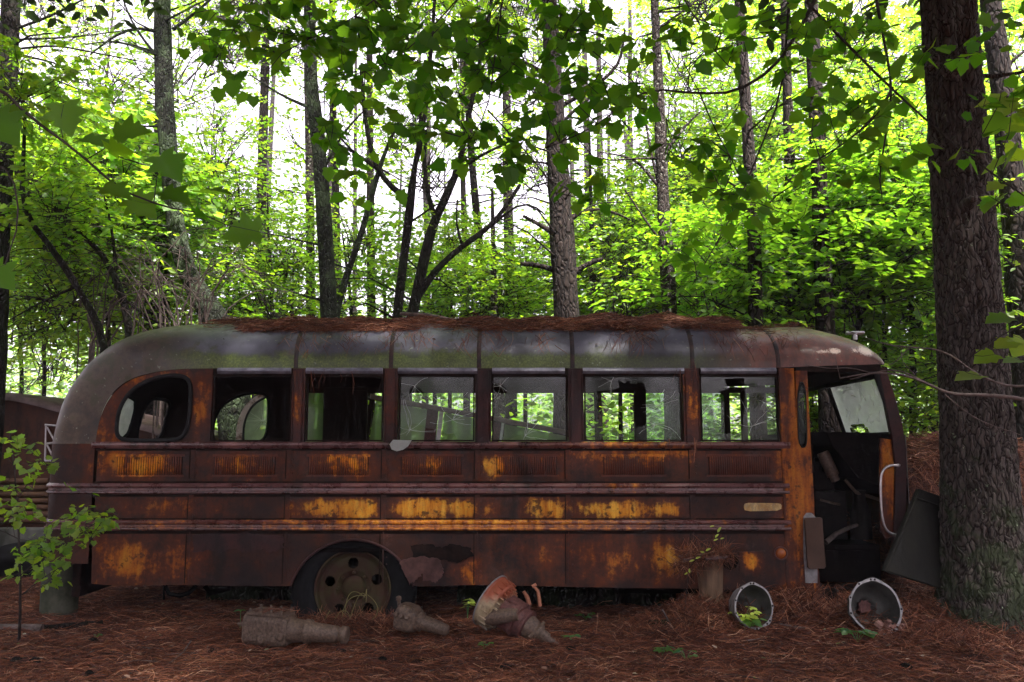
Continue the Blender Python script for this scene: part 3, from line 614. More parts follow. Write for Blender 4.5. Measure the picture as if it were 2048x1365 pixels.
def wheel(y, sgn):
    c = Vector((X(708, N + .13, 1172), y, Z(1176, N + .13))); a = Vector((0, -1, 0)) * sgn
    mb = MB(); mb.lathe([(-.11, .30), (-.11, .40), (-.09, .455), (-.05, .475), (.05, .475), (.085, .462), (.105, .43), (.115, .38), (.112, .33), (.10, .295), (.06, .285)], c, a, 64, caps=False)
    for k in range(48):
        t = 2 * math.pi * k / 48; r = Vector((math.cos(t), 0, math.sin(t))); mb.box(c + r * .470 + a * .075, (.018, .045, .022), Matrix.Rotation(-t, 3, 'Y'))
    wh = obj('wheel', mb, M['tyre'], bus)
    mb = MB(); mb.lathe([(.10, .292), (.108, .288), (.104, .276), (.07, .268), (.055, .262)], c, a, 48, caps=False)
    n = 90; rings = [.262, .235, .21, .185, .16, .135, .11, .085]; dep = [.055, .045, .05, .058, .062, .058, .045, .03]
    hol = [(2 * math.pi * k / 5 + .35) for k in range(5)]
    P = [[c + Vector((math.cos(t), 0, math.sin(t))) * r + a * d for t in np.linspace(0, 2 * math.pi, n + 1)] for r, d in zip(rings, dep)]
    def keep(i, j):
        q = (P[i][j] + P[i + 1][j + 1]) / 2 - c
        return all((Vector((q.x, q.z)) - Vector((math.cos(t), math.sin(t))) * .188).length > .040 for t in hol)
    # finer annulus so the hand holes read round
    rs = np.linspace(.262, .085, 30); P = [[c + Vector((math.cos(t), 0, math.sin(t))) * r + a * float(np.interp(-r, [-.262, -.235, -.185, -.135, -.085], [.055, .045, .058, .058, .03])) for t in np.linspace(0, 2 * math.pi, 181)] for r in rs]
    mb.grid(P, 0, True, keep)
    mb.lathe([(.02, .092), (.05, .09), (.065, .075), (.075, .05), (.078, .0)], c, a, 24)
    for k in range(8):
        t = 2 * math.pi * k / 8; mb.lathe([(.03, .014), (.068, .014), (.074, .009)], c + Vector((math.cos(t), 0, math.sin(t))) * .115, a, 6)
    obj('rim', mb, M['rim'], wh)
    mb = MB(); mb.lathe([(-.02, .27), (-.02, .05)], c, a, 24); obj('brake_drum', mb, M['under'], wh)
wheel(N + .17, 1); wheel(F - .17, -1)
# front end: door, windshield, cowl, steps
yd = N - .004
mb = MB(); dl = [(1591, 742), (1614, 742), (1617, 800), (1622, 900), (1630, 1040), (1641, 1186), (1604, 1190), (1596, 1040), (1592, 900)]
mb.holed([[(X(x, N, y), Z(y)) for x, y in dl], [(X(x, N, y), Z(y)) for x, y in chaikin([(1595, 764), (1612, 764), (1614, 850), (1615, 896), (1598, 896), (1595, 850)], 1)]], yd, 0, .03)
door = obj('folding_door', mb, M['front'], bus)
mb = MB(); mb.holed([[(X(x, N, y), Z(y)) for x, y in [(1594, 763), (1613, 763), (1616, 897), (1597, 897)]]], yd + .015); obj('door_pane', mb, M['glass'], door)
mb = MB(); mb.tube([W(x, y, N - .008) for x, y in chaikin([(1596, 766), (1611, 766), (1613, 850), (1614, 894), (1599, 894), (1596, 850)], 2)], .006, 6, closed=True); obj('door_gasket', mb, M['rubber'], door)
mb = MB(); mb.prism([(X(x, N, y), Z(y)) for x, y in [(1606, 1034), (1612, 1026), (1622, 1026), (1630, 1034), (1634, 1140), (1634, 1166), (1610, 1166), (1606, 1100)]], N - .012, N - .002); obj('door_plate', mb, M['silver'], door)
mb = MB(); mb.prism([(X(x, N - .05, y), Z(y, N - .05)) for x, y in [(1610, 1036), (1640, 1035), (1643, 1038), (1650, 1133), (1647, 1137), (1618, 1138), (1614, 1134), (1608, 1040)]], N - .07, N - .045); obj('hinge_board', mb, M['board'], door, bevel=.003)
ws_t, ws_b = 2.83, 2.96
zt2, zb2 = Z(755), Z(866)
def wsp(y, z): return Vector((ws_t + (zt2 - z) * (ws_b - ws_t) / (zt2 - zb2), y, z))
mb = MB(); P = [[wsp(y, z) for y in np.linspace(N + .07, MID - .03, 22)] for z in np.linspace(zb2, zt2, 16)]
mb.grid(P, 0, False, lambda i, j: not (i < 3 and 9 < j < 18 and (j - 13.5) ** 2 / 16 + i * i / 9 < 1))
rr = random.Random(4)
for k in range(34):
    y0 = rr.uniform(N + .1, MID - .1); z0 = rr.uniform(zb2 + .05, zt2 - .03); t = rr.gauss(2.2, .5); L = rr.uniform(.04, .2)
    pts = []
    for q in range(4):
        t += rr.uniform(-.3, .3); y0 = min(max(y0 + math.cos(t) * L / 4, N + .08), MID - .04); z0 = min(max(z0 + math.sin(t) * L / 4, zb2 + .01), zt2 - .01); pts.append(wsp(y0, z0) + Vector((-.004, 0, 0)))
    mb.tube(pts, .0016, 4, 1)
wsh = obj('windshield', mb, [M['glass_grey'], M['crack']], bus)
mb = MB()
for ya, yb in ((N + .03, N + .07), (MID - .03, MID + .02), (F - .07, F - .03)): mb.tube([wsp(ya, zb2 - .05), wsp(ya, zt2 + .03)], .026, 8)
mb.tube([wsp(N + .05, zt2 + .012), wsp(F - .05, zt2 + .012)], .022, 8); mb.tube([wsp(N + .05, zb2 - .015), wsp(F - .05, zb2 - .015)], .028, 8)
obj('windshield_frame', mb, M['rubber'], bus)
mb = MB(); A = [(1758, 736), (1772, 735), (1790, 790), (1806, 850), (1814, 900), (1814, 1085), (1806, 1120), (1788, 1120), (1792, 940), (1786, 880)]
mb.prism([(X(x, N, y), Z(y)) for x, y in A], N + .004, N + .06); obj('front_pillar', mb, M['post'], bus, bevel=.006)
mb = MB(); mb.prism([(X(x, N, y), Z(y)) for x, y in [(1764, 876), (1788, 880), (1794, 940), (1791, 1074), (1775, 1078), (1764, 1060)]], N + .03, N + .055); obj('door_jamb', mb, M['front'], bus)
mb = MB(); rows = []
for z in np.linspace(Z(870), Z(1160), 14):
    xb = X(1810, N, 900); rows.append([Vector((xb + .26 * (1 - abs((y - MID) / 1.1) ** 2.5), y, z)) for y in np.linspace(N + .06, F - .01, 30)])
mb.grid(rows, 0, True); obj('front_panel', mb, M['side'], bus)
mb = MB(); rows = [[wsp(y, zt2 + .02) + Vector((k * .0, 0, dz)) for y in np.linspace(N + .03, F - .03, 16)] for k, dz in ((0, 0), (0, .12))]
mb.grid(rows); obj('visor_panel', mb, M['inner'], bus)
mb = MB(); mb.bx(X(1591, N, 740), X(1762, N, 735), N + .004, N + .05, Z(744), Z(731)); obj('door_header', mb, M['steel'], bus)
mb = MB(); mb.prism([(X(1680, N, 860) + 0, Z(862)), (3.05, Z(866)), (3.12, Z(1000)), (2.75, Z(960)), (X(1690, N, 860), Z(890))], N + .3, F - .04); obj('dashboard', mb, M['under'], bus, bevel=.01)
mb = MB(); mb.bx(X(1640, N, 1080), X(1792, N, 1080), N + .30, N + .75, .505, .548); mb.bx(X(1640, N, 1080), X(1792, N, 1080), N + .30, N + .33, .26, .505); obj('step', mb, M['under'], bus, bevel=.006)
mb = MB(); mb.bx(X(1634, N, 1150), X(1792, N, 1150), N + .0, N + .30, .225, .255); mb.bx(X(1634, N, 1150), X(1792, N, 1150), N, N + .02, .10, .225); obj('step', mb, M['under'], bus, bevel=.006)
mb = MB(); mb.bx(X(1591), X(1640, N, 1080), N + .06, N + .10, .10, Z(889)); obj('stair_well_panel', mb, M['under'], bus)
mb = MB(); hp = [(1796, 931), (1778, 931), (1764, 942), (1761, 965), (1762, 1010), (1766, 1048), (1776, 1066), (1796, 1072)]
mb.tube([W(x, y, N - .03) for x, y in chaikin(hp, 2, False)], .010, 10); mb.tube([W(1794, 931, N - .03), W(1798, 931, N + .01)], .012, 8); mb.tube([W(1794, 1072, N - .03), W(1798, 1072, N + .01)], .012, 8); obj('grab_handle', mb, M['chrome'], bus)
mb = MB(); mb.prism([(X(x, N, y), Z(y)) for x, y in chaikin([(1487, 1014), (1490, 1006), (1520, 1006.5), (1556, 1007), (1563, 1009), (1562, 1021), (1530, 1022.5), (1490, 1023)], 1)], N - .006, N + .001)
def _badge():
    g = G('faded_cream_badge'); p = g.coord(); n = g.noise(p, 14, 6, .7); f = g.noise(p, 60, 3, .6, (1, 1, .35))
    c = g.ramp(n, [(.3, (.20, .085, .02)), (.5, (.42, .26, .08)), (.7, (.58, .44, .20))]); c = g.mix(g.math('MULTIPLY', g.mr(f, .5, .62), .6), c, (.22, .17, .10))
    return g.end(g.bsdf(c, .5))
M['badge'] = _badge(); obj('name_badge', mb, M['badge'], bus)
mb = MB(); c = Vector((X(1561, N, 1107), N, Z(1107))); mb.lathe([(0, .052), (.014, .052), (.018, .044), (.012, .040)], c, (0, -1, 0), 28, caps=False); ml = obj('marker_light', mb, M['castred'], bus)
mb = MB(); mb.lathe([(.004, .041), (.016, .036), (.024, .022), (.026, 0)], c, (0, -1, 0), 24); obj('lens', mb, M['lens'], ml)
mb = MB(); c = Vector((X(1460, N, 1123), N, Z(1123))); mb.lathe([(0.001, .062), (.006, .062), (.006, .052), (-.0, .05), (.001, 0)], c, (0, -1, 0), 28); obj('fuel_hole', mb, [M['under']], bus)
mb = MB(); mb.prism([(X(x, N, y), Z(y)) for x, y in [(1478, 1104), (1530, 1102), (1532, 1154), (1480, 1152)]], N - .005, N + .001); 
M['patch'] = paint('yellow_peeling_patch', [(1502, 1122, 22, 26, 1.0), (1492, 1110, 9, 12, .9)]); obj('cover_plate', mb, M['patch'], bus)
mb = MB(); c = on_roof(1700, .42); mb.tube([W(1692, 667, 7.6), W(1728, 666, 7.6)], .016, 10); mb.tube([W(1710, 680, 7.6), W(1710, 667, 7.6)], .02, 8); obj('roof_lamp', mb, M['chrome'], bus)
# junk in the doorway
eng = empty('engine_block', (2.45, 7.5, .55), 'black engine and pipes piled in the dark doorway of the bus', 'engine')
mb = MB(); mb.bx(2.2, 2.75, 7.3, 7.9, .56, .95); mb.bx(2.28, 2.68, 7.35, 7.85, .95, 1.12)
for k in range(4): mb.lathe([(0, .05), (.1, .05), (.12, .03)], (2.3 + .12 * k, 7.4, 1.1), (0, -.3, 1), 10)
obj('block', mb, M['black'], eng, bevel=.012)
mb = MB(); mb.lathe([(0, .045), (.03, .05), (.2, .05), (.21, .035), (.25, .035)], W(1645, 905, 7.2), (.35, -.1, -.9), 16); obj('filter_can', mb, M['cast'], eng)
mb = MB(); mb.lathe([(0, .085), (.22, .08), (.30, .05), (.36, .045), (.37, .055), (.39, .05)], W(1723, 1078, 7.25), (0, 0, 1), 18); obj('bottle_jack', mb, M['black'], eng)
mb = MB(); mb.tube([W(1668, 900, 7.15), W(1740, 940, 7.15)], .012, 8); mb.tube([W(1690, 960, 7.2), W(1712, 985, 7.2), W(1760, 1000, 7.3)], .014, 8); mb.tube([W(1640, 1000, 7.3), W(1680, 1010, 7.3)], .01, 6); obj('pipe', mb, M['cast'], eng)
mb = MB(); mb.tube([W(1652, 1085, 7.05), W(1672, 1068, 7.1), W(1700, 1055, 7.15), W(1716, 1050, 7.2)], [.022, .02, .017, .014], 8); tag(obj('broken_stick', mb, M['twig_pale'], loc=W(1652, 1085, 7.05)), 'bent brown stick lying on the doorway step of the bus', 'stick')
# second vehicle and the loose window wall behind
van = empty('rusted_truck', (X(-100, 9.3), 9.3, 0), 'second rusted brown vehicle half hidden behind the rear of the bus', 'truck')
pv = [(-420, 1062), (-420, 790), (0, 788), (70, 800), (128, 818), (230, 838), (310, 856), (345, 874), (368, 905), (374, 1062)]
M['vanpaint'] = paint('brown_truck_paint', [(60, 900, 90, 60, .4)], rust=[(.3, (.022, .008, .006)), (.46, (.055, .02, .012)), (.6, (.085, .032, .018)), (.8, (.12, .05, .025))])
mb = MB(); mb.prism([(W(x, y, 9.3).x, W(x, y, 9.3).z) for x, y in pv], 9.3, 11.2); obj('body', mb, M['vanpaint'], van, bevel=.03)
mb = MB(); rows = [[Vector((W(x, y, 9.3).x, yy, W(x, y, 9.3).z + dz)) for yy, dz in ((9.22, -.05), (9.24, .012), (9.4, .035), (11.1, .035))] for x, y in chaikin(pv[1:8], 2, False)]; mb.grid(rows); 
M['vanroof'] = simple('purple_brown_roof', (.05, .028, .028), (.13, .085, .085), .55, 8); obj('roof', mb, M['vanroof'], van)
M['tan'] = simple('tan_corrugated_skin', (.045, .020, .010), (.08, .038, .018), .7, 9)
mb = MB()
for k in range(7): mb.tube([W(-420, 965 + k * 13, 9.28), W(98, 963 + k * 13, 9.28)], .034, 8)
obj('corrugated_skirt', mb, M['tan'], van)
mb = MB(); mb.prism([(W(x, y, 9.2).x, W(x, y, 9.2).z) for x, y in [(-420, 1058), (110, 1056), (118, 1075), (95, 1120), (-420, 1130)]], 9.16, 9.3); M['fender'] = simple('grey_fender_paint', (.05, .052, .048), (.10, .10, .09), .6, 8); obj('fender', mb, M['fender'], van, bevel=.02)
mb = MB(); cw = W(38, 1172, 9.05); mb.lathe([(-.12, .2), (-.12, .40), (-.08, .43), (.08, .43), (.12, .38), (.12, .26), (.06, .24), (.05, 0)], cw, (0, -1, 0), 40); obj('wheel', mb, M['tyre'], van)
mb = MB()
for a, b in (((92, 850), (90, 922)), ((90, 850), (112, 852)), ((94, 855), (108, 880)), ((94, 890), (108, 918)), ((90, 888), (110, 886)), ((90, 922), (112, 922))): mb.tube([W(*a, 9.25), W(*b, 9.25)], .011, 6)
obj('window_frame', mb, M['chrome'], van)
pan = empty('loose_bus_wall', (X(850, 9.5), 9.5, 0), 'detached side wall with a row of dirty windows sloping down behind the bus', 'bus wall')
def slab(name, pts, y0, y1, mat, par, bev=0):
    mb = MB(); mb.prism([(W(x, y, 9.5).x, W(x, y, 9.5).z) for x, y in pts], y0, y1); return obj(name, mb, mat, par, bevel=bev)
M['panrail'] = simple('brown_grey_rail', (.06, .04, .032), (.14, .10, .08), .6, 10)
slab('top_rail', [(742, 789), (900, 817), (1140, 862), (1140, 872), (900, 827), (741, 799)], 9.44, 9.54, M['panrail'], pan, .006)
slab('pillar', [(856, 812), (878, 816), (868, 905), (846, 905)], 9.46, 9.52, M['castred'], pan); slab('pillar', [(880, 816), (888, 818), (878, 905), (870, 905)], 9.45, 9.52, M['chrome'], pan)
slab('pillar', [(988, 838), (1003, 841), (994, 905), (980, 905)], 9.46, 9.52, M['castred'], pan); slab('pillar', [(1004, 841), (1009, 842), (1001, 905), (996, 905)], 9.45, 9.52, M['chrome'], pan)
slab('end_frame', [(742, 792), (750, 793), (733, 905), (724, 905)], 9.45, 9.53, M['steel'], pan)
for q in ([(752, 801), (855, 820), (846, 905), (735, 905)], [(889, 826), (986, 844), (978, 905), (880, 905)], [(1010, 849), (1135, 873), (1150, 905), (1003, 905)]): slab('pane', q, 9.488, 9.492, M['glass_moss'], pan)
slab('lower_wall', [(470, 905), (1200, 905), (1200, 1200), (470, 1200)], 9.45, 9.53, M['vanpaint'], pan)
dw2 = [(1024 + (x - 1024) * .0 + 0, y) for x, y in DW]
D2 = [(486 + (x - 234) * .60, 790 + (y - 750) * .82) for x, y in DW]
ctr = np.mean(D2, 0); D2o = [(ctr[0] + (x - ctr[0]) * 1.22 - 2, ctr[1] + (y - ctr[1]) * 1.16) for x, y in D2]
mb = MB(); mb.holed([[(W(x, y, 9.5).x, W(x, y, 9.5).z) for x, y in D2o], [(W(x, y, 9.5).x, W(x, y, 9.5).z) for x, y in D2]], 9.45, 0, .05)
M['palepaint'] = simple('flaking_cream_paint', (.09, .03, .016), (.48, .42, .36), .6, 9, stops=(.38, .52)); obj('quarter_frame', mb, M['palepaint'], pan)
mb = MB(); mb.tube([W(x, y, 9.44) for x, y in D2], .012, 6, closed=True); obj('gasket', mb, M['rubber'], pan)
mb = MB(); mb.holed([[(W(x, y, 9.5).x, W(x, y, 9.5).z) for x, y in D2]], 9.47); rr = random.Random(8); c0 = W(525, 842, 9.46)
for k in range(26):
    t = rr.uniform(0, 6.28); L = rr.uniform(.08, .24); mb.tube([c0, c0 + Vector((math.cos(t), 0, math.sin(t))) * L * .5 + Vector((rr.uniform(-.01, .01), 0, 0)), c0 + Vector((math.cos(t), 0, math.sin(t))) * L], [.0022, .0016, .0009], 4, 1)
obj('quarter_pane', mb, [M['glass_grey'], M['crack']], pan)
# glass shard hung on the belt rail
mb = MB(); sh = [(779, 889), (786, 880), (823, 881), (816, 893), (806, 900), (794, 903), (783, 899)]
P = [W(x, y, N - .03 - .012 * (903 - y) / 22) for x, y in sh]; k = len(P); mb.add(P + [p + Vector((0, .005, 0)) for p in P], [tuple(range(k)), tuple(range(2 * k - 1, k - 1, -1))] + [(i, i + k, (i + 1) % k + k, (i + 1) % k) for i in range(k)])
rr = random.Random(2)
for _ in range(9): a_, b_ = rr.choice(P), rr.choice(P); mb.tube([a_ + Vector((0, -.002, 0)), b_ + Vector((0, -.002, 0))], .0014, 4, 1)
M['shard'] = glassmat('pale_broken_glass', (.72, .8, .78), (.7, .95), (.95, .98, .97))
tag(obj('glass_shard', mb, [M['shard'], M['crack']], loc=P[0]), 'jagged pale shard of broken glass lying on the belt rail under the windows', 'glass shard')
# ---------------------------------------------------------------- ground and needle litter
def spaced(dense0, dense1, step, far):
    a = list(np.arange(dense0, dense1 + 1e-6, step)); s = step; x = a[-1]
    while x < far: s *= 1.35; x += s; a.append(x)
    s = step; x = a[0]; b = []
    while x > -far: s *= 1.35; x -= s; b.append(x)
    return np.array(b[::-1] + a)
gx = spaced(-5.5, 5.5, .055, 160); gy = spaced(3.5, 9.5, .05, 160)
gxx, gyy = np.meshgrid(gx, gy); gzz = gz(gxx, gyy)
V = np.stack([gxx, gyy, gzz], -1).reshape(-1, 3); nx = len(gx); ny = len(gy)
ii = (np.arange(ny - 1)[:, None] * nx + np.arange(nx - 1)[None, :]).reshape(-1)
Fc = np.stack([ii, ii + 1, ii + nx + 1, ii + nx], 1)
me = raw_mesh('ground', V, Fc.reshape(-1), np.full(len(Fc), 4), [M['ground']]); me.polygons.foreach_set('use_smooth', [True] * len(me.polygons))
tag(link('ground', me), 'reddish brown forest floor of fallen pine needles', kind='structure')
cl = Cloud()
def scatter(n, xs, ys, ln=(.07, .17), tilt=.12, lift=.012, w=(.0012, .0022), keep=None):
    x = xs(n); y = ys(n)
    if keep is not None: k = keep(x, y); x, y = x[k], y[k]
    n = len(x); a = RNG.uniform(0, 2 * math.pi, n) ; t = RNG.normal(0, tilt, n); L = RNG.uniform(*ln, n)
    d = np.stack([np.cos(a) * np.cos(t), np.sin(a) * np.cos(t), np.sin(t)], 1)
    p = np.stack([x, y, gz(x, y) + RNG.uniform(.002, lift, n) + np.abs(np.sin(t)) * L * .45], 1)
    flatneedles(cl, p, d, L, RNG.uniform(*w, n), RNG.normal(0, .09, n))
def fr_y(n): return 4.55 + 4.6 * RNG.random(n) ** 1.25
scatter(95000, lambda n: RNG.uniform(-1, 1, n), fr_y, keep=None) if False else None
yy = fr_y(90000); xx = RNG.uniform(-1, 1, 90000) * (yy * .60 + .15)
scatter(90000, lambda n: xx, lambda n: yy)
scatter(4200, lambda n: RNG.normal(1.36, .26, n), lambda n: RNG.normal(6.36, .12, n), (.08, .19), .38, .04)
scatter(3600, lambda n: RNG.uniform(1.9, 3.6, n), lambda n: RNG.normal(6.56, .12, n), (.08, .18), .3, .04)
scatter(2600, lambda n: RNG.normal(2.85, .22, n), lambda n: RNG.normal(5.85, .1, n), (.08, .18), .28, .03)
scatter(2500, lambda n: RNG.normal(3.1, .35, n), lambda n: RNG.normal(6.15, .13, n), (.08, .18), .3, .04)
scatter(1800, lambda n: RNG.normal(-1.2, .3, n), lambda n: RNG.normal(6.55, .1, n), (.08, .16), .4, .02)
scatter(1400, lambda n: RNG.normal(2.25, .2, n), lambda n: RNG.normal(6.45, .1, n), (.08, .18), .4, .05)
tag(link('pine_needle_litter', cl.mesh('pine_needle_litter', [M['needle']])), 'loose reddish pine needles carpeting the forest floor', kind='stuff')
# needles on the roof
M['deadleaf'] = (lambda g: g.end(g.bsdf(g.ramp(g.island(), [(0, (.03, .014, .009)), (.4, (.10, .045, .025)), (.75, (.20, .11, .07)), (.93, (.36, .27, .2)), (.97, (.16, .22, .05)), (1, (.45, .42, .36))]), .7, 0, .3)))(G('dead_leaf'))
cl = Cloud(); px_ = RNG.uniform(360, 1650, 70000); s_ = RNG.uniform(.20, .66, 70000)
def edge_y(px): return 659 + 6 * np.sin(px / 37.0) + 5 * np.sin(px / 13.0 + 2) + 8 * np.sin(px / 90.0 + 1) - 9 * smooth(520, 400, px) * 1.0 + 10 * np.exp(-((px - 1255) / 60) ** 2) + 6 * np.exp(-((px - 620) / 40) ** 2) + 6 * np.exp(-((px - 1450) / 50) ** 2) - 14 * smooth(1540, 1640, px)
pts = np.array([tuple(on_roof(a, b)) for a, b in zip(px_, s_)]); pj = proj(pts)
k = (pj[:, 1] < edge_y(px_) + RNG.exponential(5.0, len(px_))) | (s_ > .5); k &= RNG.random(len(px_)) < np.interp(px_, [360, 430, 1480, 1560, 1650], [.15, 1, 1, .55, .12])
pts, px2, s2 = pts[k], px_[k], s_[k]
nn = len(pts); hump = .02 + .018 * np.sin(px2 / 21.) + .030 * np.exp(-((px2 - 1240) / 90) ** 2) + .02 * np.exp(-((px2 - 1380) / 60) ** 2)
a = RNG.uniform(0, 6.283, nn); t = RNG.normal(0, .22, nn); L = RNG.uniform(.07, .17, nn)
d = np.stack([np.cos(a) * np.cos(t), np.sin(a) * np.cos(t) * .8, np.sin(t)], 1); nz_ = np.stack([np.zeros(nn), (pts[:, 1] - MID) * .5, np.ones(nn)], 1); nz_ = unit(nz_)
d = unit(d - nz_ * (d * nz_).sum(1, keepdims=True) * .75)
flatneedles(cl, pts + nz_ * (RNG.random(nn) * np.maximum(hump, .008) + .004)[:, None], d, L, RNG.uniform(.0012, .0022, nn), RNG.normal(0, .09, nn))
# strays that slide down and hang
m = 620; pxs = RNG.choice([595, 640, 700, 775, 830, 930, 1000, 1090, 1240, 1270, 1300, 1450, 1500, 1580], m) + RNG.normal(0, 16, m); ss = RNG.beta(2, 2.2, m) * .22 + .05
P = np.array([tuple(on_roof(a, b)) for a, b in zip(pxs, ss)]); P2 = np.array([tuple(on_roof(a + e, max(b - .05, .0))) for a, b, e in zip(pxs, ss, RNG.normal(0, 14, m))])
dd = unit(P2 - P); flatneedles(cl, P + np.array([0, -.007, .004]), dd, RNG.uniform(.07, .15, m), RNG.uniform(.0012, .002, m), RNG.normal(0, .1, m))
def hang(px0, px1, py, n, l0, l1, Y=N - .028):
    p = np.array([tuple(W(a, py + e, Y)) for a, e in zip(RNG.uniform(px0, px1, n), RNG.normal(0, 3, n))]); L = RNG.uniform(l0, l1, n)
    d = unit(np.stack([RNG.normal(0, .12, n), RNG.normal(0, .05, n), -np.ones(n)], 1)); flatneedles(cl, p + d * L[:, None] / 2, d, L, RNG.uniform(.0013, .0022, n), RNG.normal(0, .08, n))
hang(600, 705, 744, 16, .06, .17); hang(766, 778, 744, 5, .1, .2); hang(588, 600, 742, 6, .1, .2); hang(1352, 1362, 742, 5, .1, .18); hang(1376, 1392, 730, 7, .12, .2); hang(1375, 1395, 880, 8, .1, .22); hang(1568, 1582, 870, 6, .1, .22); hang(1335, 1350, 880, 4, .1, .2)
n_ = 90; pr = RNG.uniform(430, 1600, n_); P = np.array([tuple(on_roof(a, b)) for a, b in zip(pr, RNG.uniform(.10, .34, n_))]) + [0, -.004, .012]; a = RNG.uniform(0, 6.28, n_)
cl.add(place(OVAL[0], P, np.stack([np.cos(a), np.sin(a) * .5, RNG.normal(0, .2, n_)], 1), unit(np.array([0, -.5, 1.0]) + RNG.normal(0, .3, (n_, 3))), RNG.uniform(.012, .035, n_)), OVAL[1], 1)
tag(link('roof_needles', cl.mesh('roof_needles', [M['needle'], M['deadleaf']])), 'thick layer of fallen red pine needles along the bus roof', kind='stuff')
# dead leaves, bark flakes and needles that settled on the scrap
cl = Cloud(); n_ = 1500; yy = fr_y(n_); xx = RNG.uniform(-1, 1, n_) * (yy * .60 + .15); a = RNG.uniform(0, 6.283, n_)
P = np.stack([xx, yy, gz(xx, yy) + RNG.uniform(.006, .022, n_)], 1); D = np.stack([np.cos(a), np.sin(a), RNG.normal(0, .25, n_)], 1)
cl.add(place(OVAL[0] * np.array([1, .9, 2.5]), P, D, unit(np.array([0, -.15, 1.0]) + RNG.normal(0, .4, (n_, 3))), RNG.uniform(.012, .045, n_)), OVAL[1])
tag(link('leaf_litter', cl.mesh('leaf_litter', [M['deadleaf']])), 'scattered dead leaves and bark flakes on the needle floor', kind='stuff')
cl = Cloud(); n_ = 260; yy = fr_y(n_); xx = RNG.uniform(-1, 1, n_) * (yy * .60 + .15); a = RNG.uniform(0, 6.283, n_); L = RNG.uniform(.06, .3, n_); A_ = np.stack([xx, yy, gz(xx, yy) + .012], 1); B_ = A_ + np.stack([np.cos(a), np.sin(a), RNG.normal(0, .06, n_)], 1) * L[:, None]; B_[:, 2] = np.maximum(B_[:, 2], gz(B_[:, 0], B_[:, 1]) + .006)
ribbons(cl, A_, B_, RNG.uniform(.0015, .005, n_), 0, .06); tag(link('twig_litter', cl.mesh('twig_litter', [M['twig_pale']])), 'many small dead twigs scattered on the needle floor', kind='stuff')
# ---------------------------------------------------------------- scrap on the ground
def gp(px, py):                       # point of the ground seen at a pixel
    Y = 5.0
    for _ in range(60):
        p = W(px, py, Y); e = p.z - float(gz(p.x, p.y)); Y += e * 2.2
    p = W(px, py, Y); p.z = float(gz(p.x, p.y)); return p
# gearbox with cover, left of the wheel
YB = 6.0
g1 = empty('gearbox', gp(560, 1283), 'brown cast iron gearbox with bolted top cover and long tail, lying before the rear wheel', 'gearbox')
ax = (W(705, 1268, YB - .08) - W(500, 1249, YB + .05)).normalized(); o = W(490, 1249, YB + .05)
def atx(px): return (px - 490) / (705 - 490) * (W(705, 1268, YB - .08) - o).length
mb = MB(); mb.lathe([(atx(488), .05, 4), (atx(490), .105, 4), (atx(496), .125, 5), (atx(502), .112, 5), (atx(560), .118, 5), (atx(580), .112, 5), (atx(587), .10, 4)], o, ax, 40)
for q, dz, dy in ((508, -.055, -.1), (530, -.06, -.108), (555, -.05, -.105), (572, -.03, -.1)):
    mb.lathe([(0, .03), (.03, .028), (.035, .016)], o + ax * atx(q) + Vector((0, dy, dz)), (0, -1, -.1), 14)
for q in (515, 540, 565): mb.box(o + ax * atx(q) + Vector((0, -.11, .0)), (.018, .03, .14), (0, 0, 0))
obj('case', mb, M['cast'], g1, bevel=.004)
mb = MB(); mid_ = o + ax * atx(542) + Vector((0, -.02, .118)); rt = ax.to_track_quat('X', 'Z').to_matrix(); mb.box(mid_, (.29, .20, .022), rt); mb.box(mid_ + Vector((0, 0, .012)), (.24, .15, .014), rt)
for u in (-.12, -.04, .04, .12):
    for v in (-.085, .085): mb.lathe([(0, .012), (.024, .012), (.028, .006)], mid_ + rt @ Vector((u, v, .008)), (0, 0, 1), 6)
obj('top_cover', mb, M['cast'], g1, bevel=.003)
mb = MB(); mb.lathe([(atx(585), .10), (atx(592), .088), (atx(618), .078), (atx(620), .088), (atx(630), .088), (atx(633), .072), (atx(680), .060), (atx(688), .06), (atx(690), .048), (atx(698), .048), (atx(699), .062), (atx(710), .062), (atx(711), .04)], o, ax, 32); obj('tail_housing', mb, M['cast'], g1)
mb = MB(); mb.lathe([(atx(466), .012), (atx(470), .016), (atx(480), .016), (atx(481), .026), (atx(490), .03)], o + Vector((0, 0, .01)), ax, 14); obj('shaft', mb, M['cast'], g1)
cl = Cloud(); n_ = 80; P = np.array(mid_) + RNG.normal(0, 1, (n_, 3)) * [.07, .03, .003] + [.03, -.04, .022]; a = RNG.uniform(0, 6.28, n_); flatneedles(cl, P, np.stack([np.cos(a), np.sin(a), RNG.normal(0, .08, n_)], 1), RNG.uniform(.06, .14, n_), RNG.uniform(.0012, .002, n_), RNG.normal(0, .1, n_)); link('needles', cl.mesh('needles', [M['needle']], g1.location), g1, g1.location)
g1.scale = (.9, .9, .9)
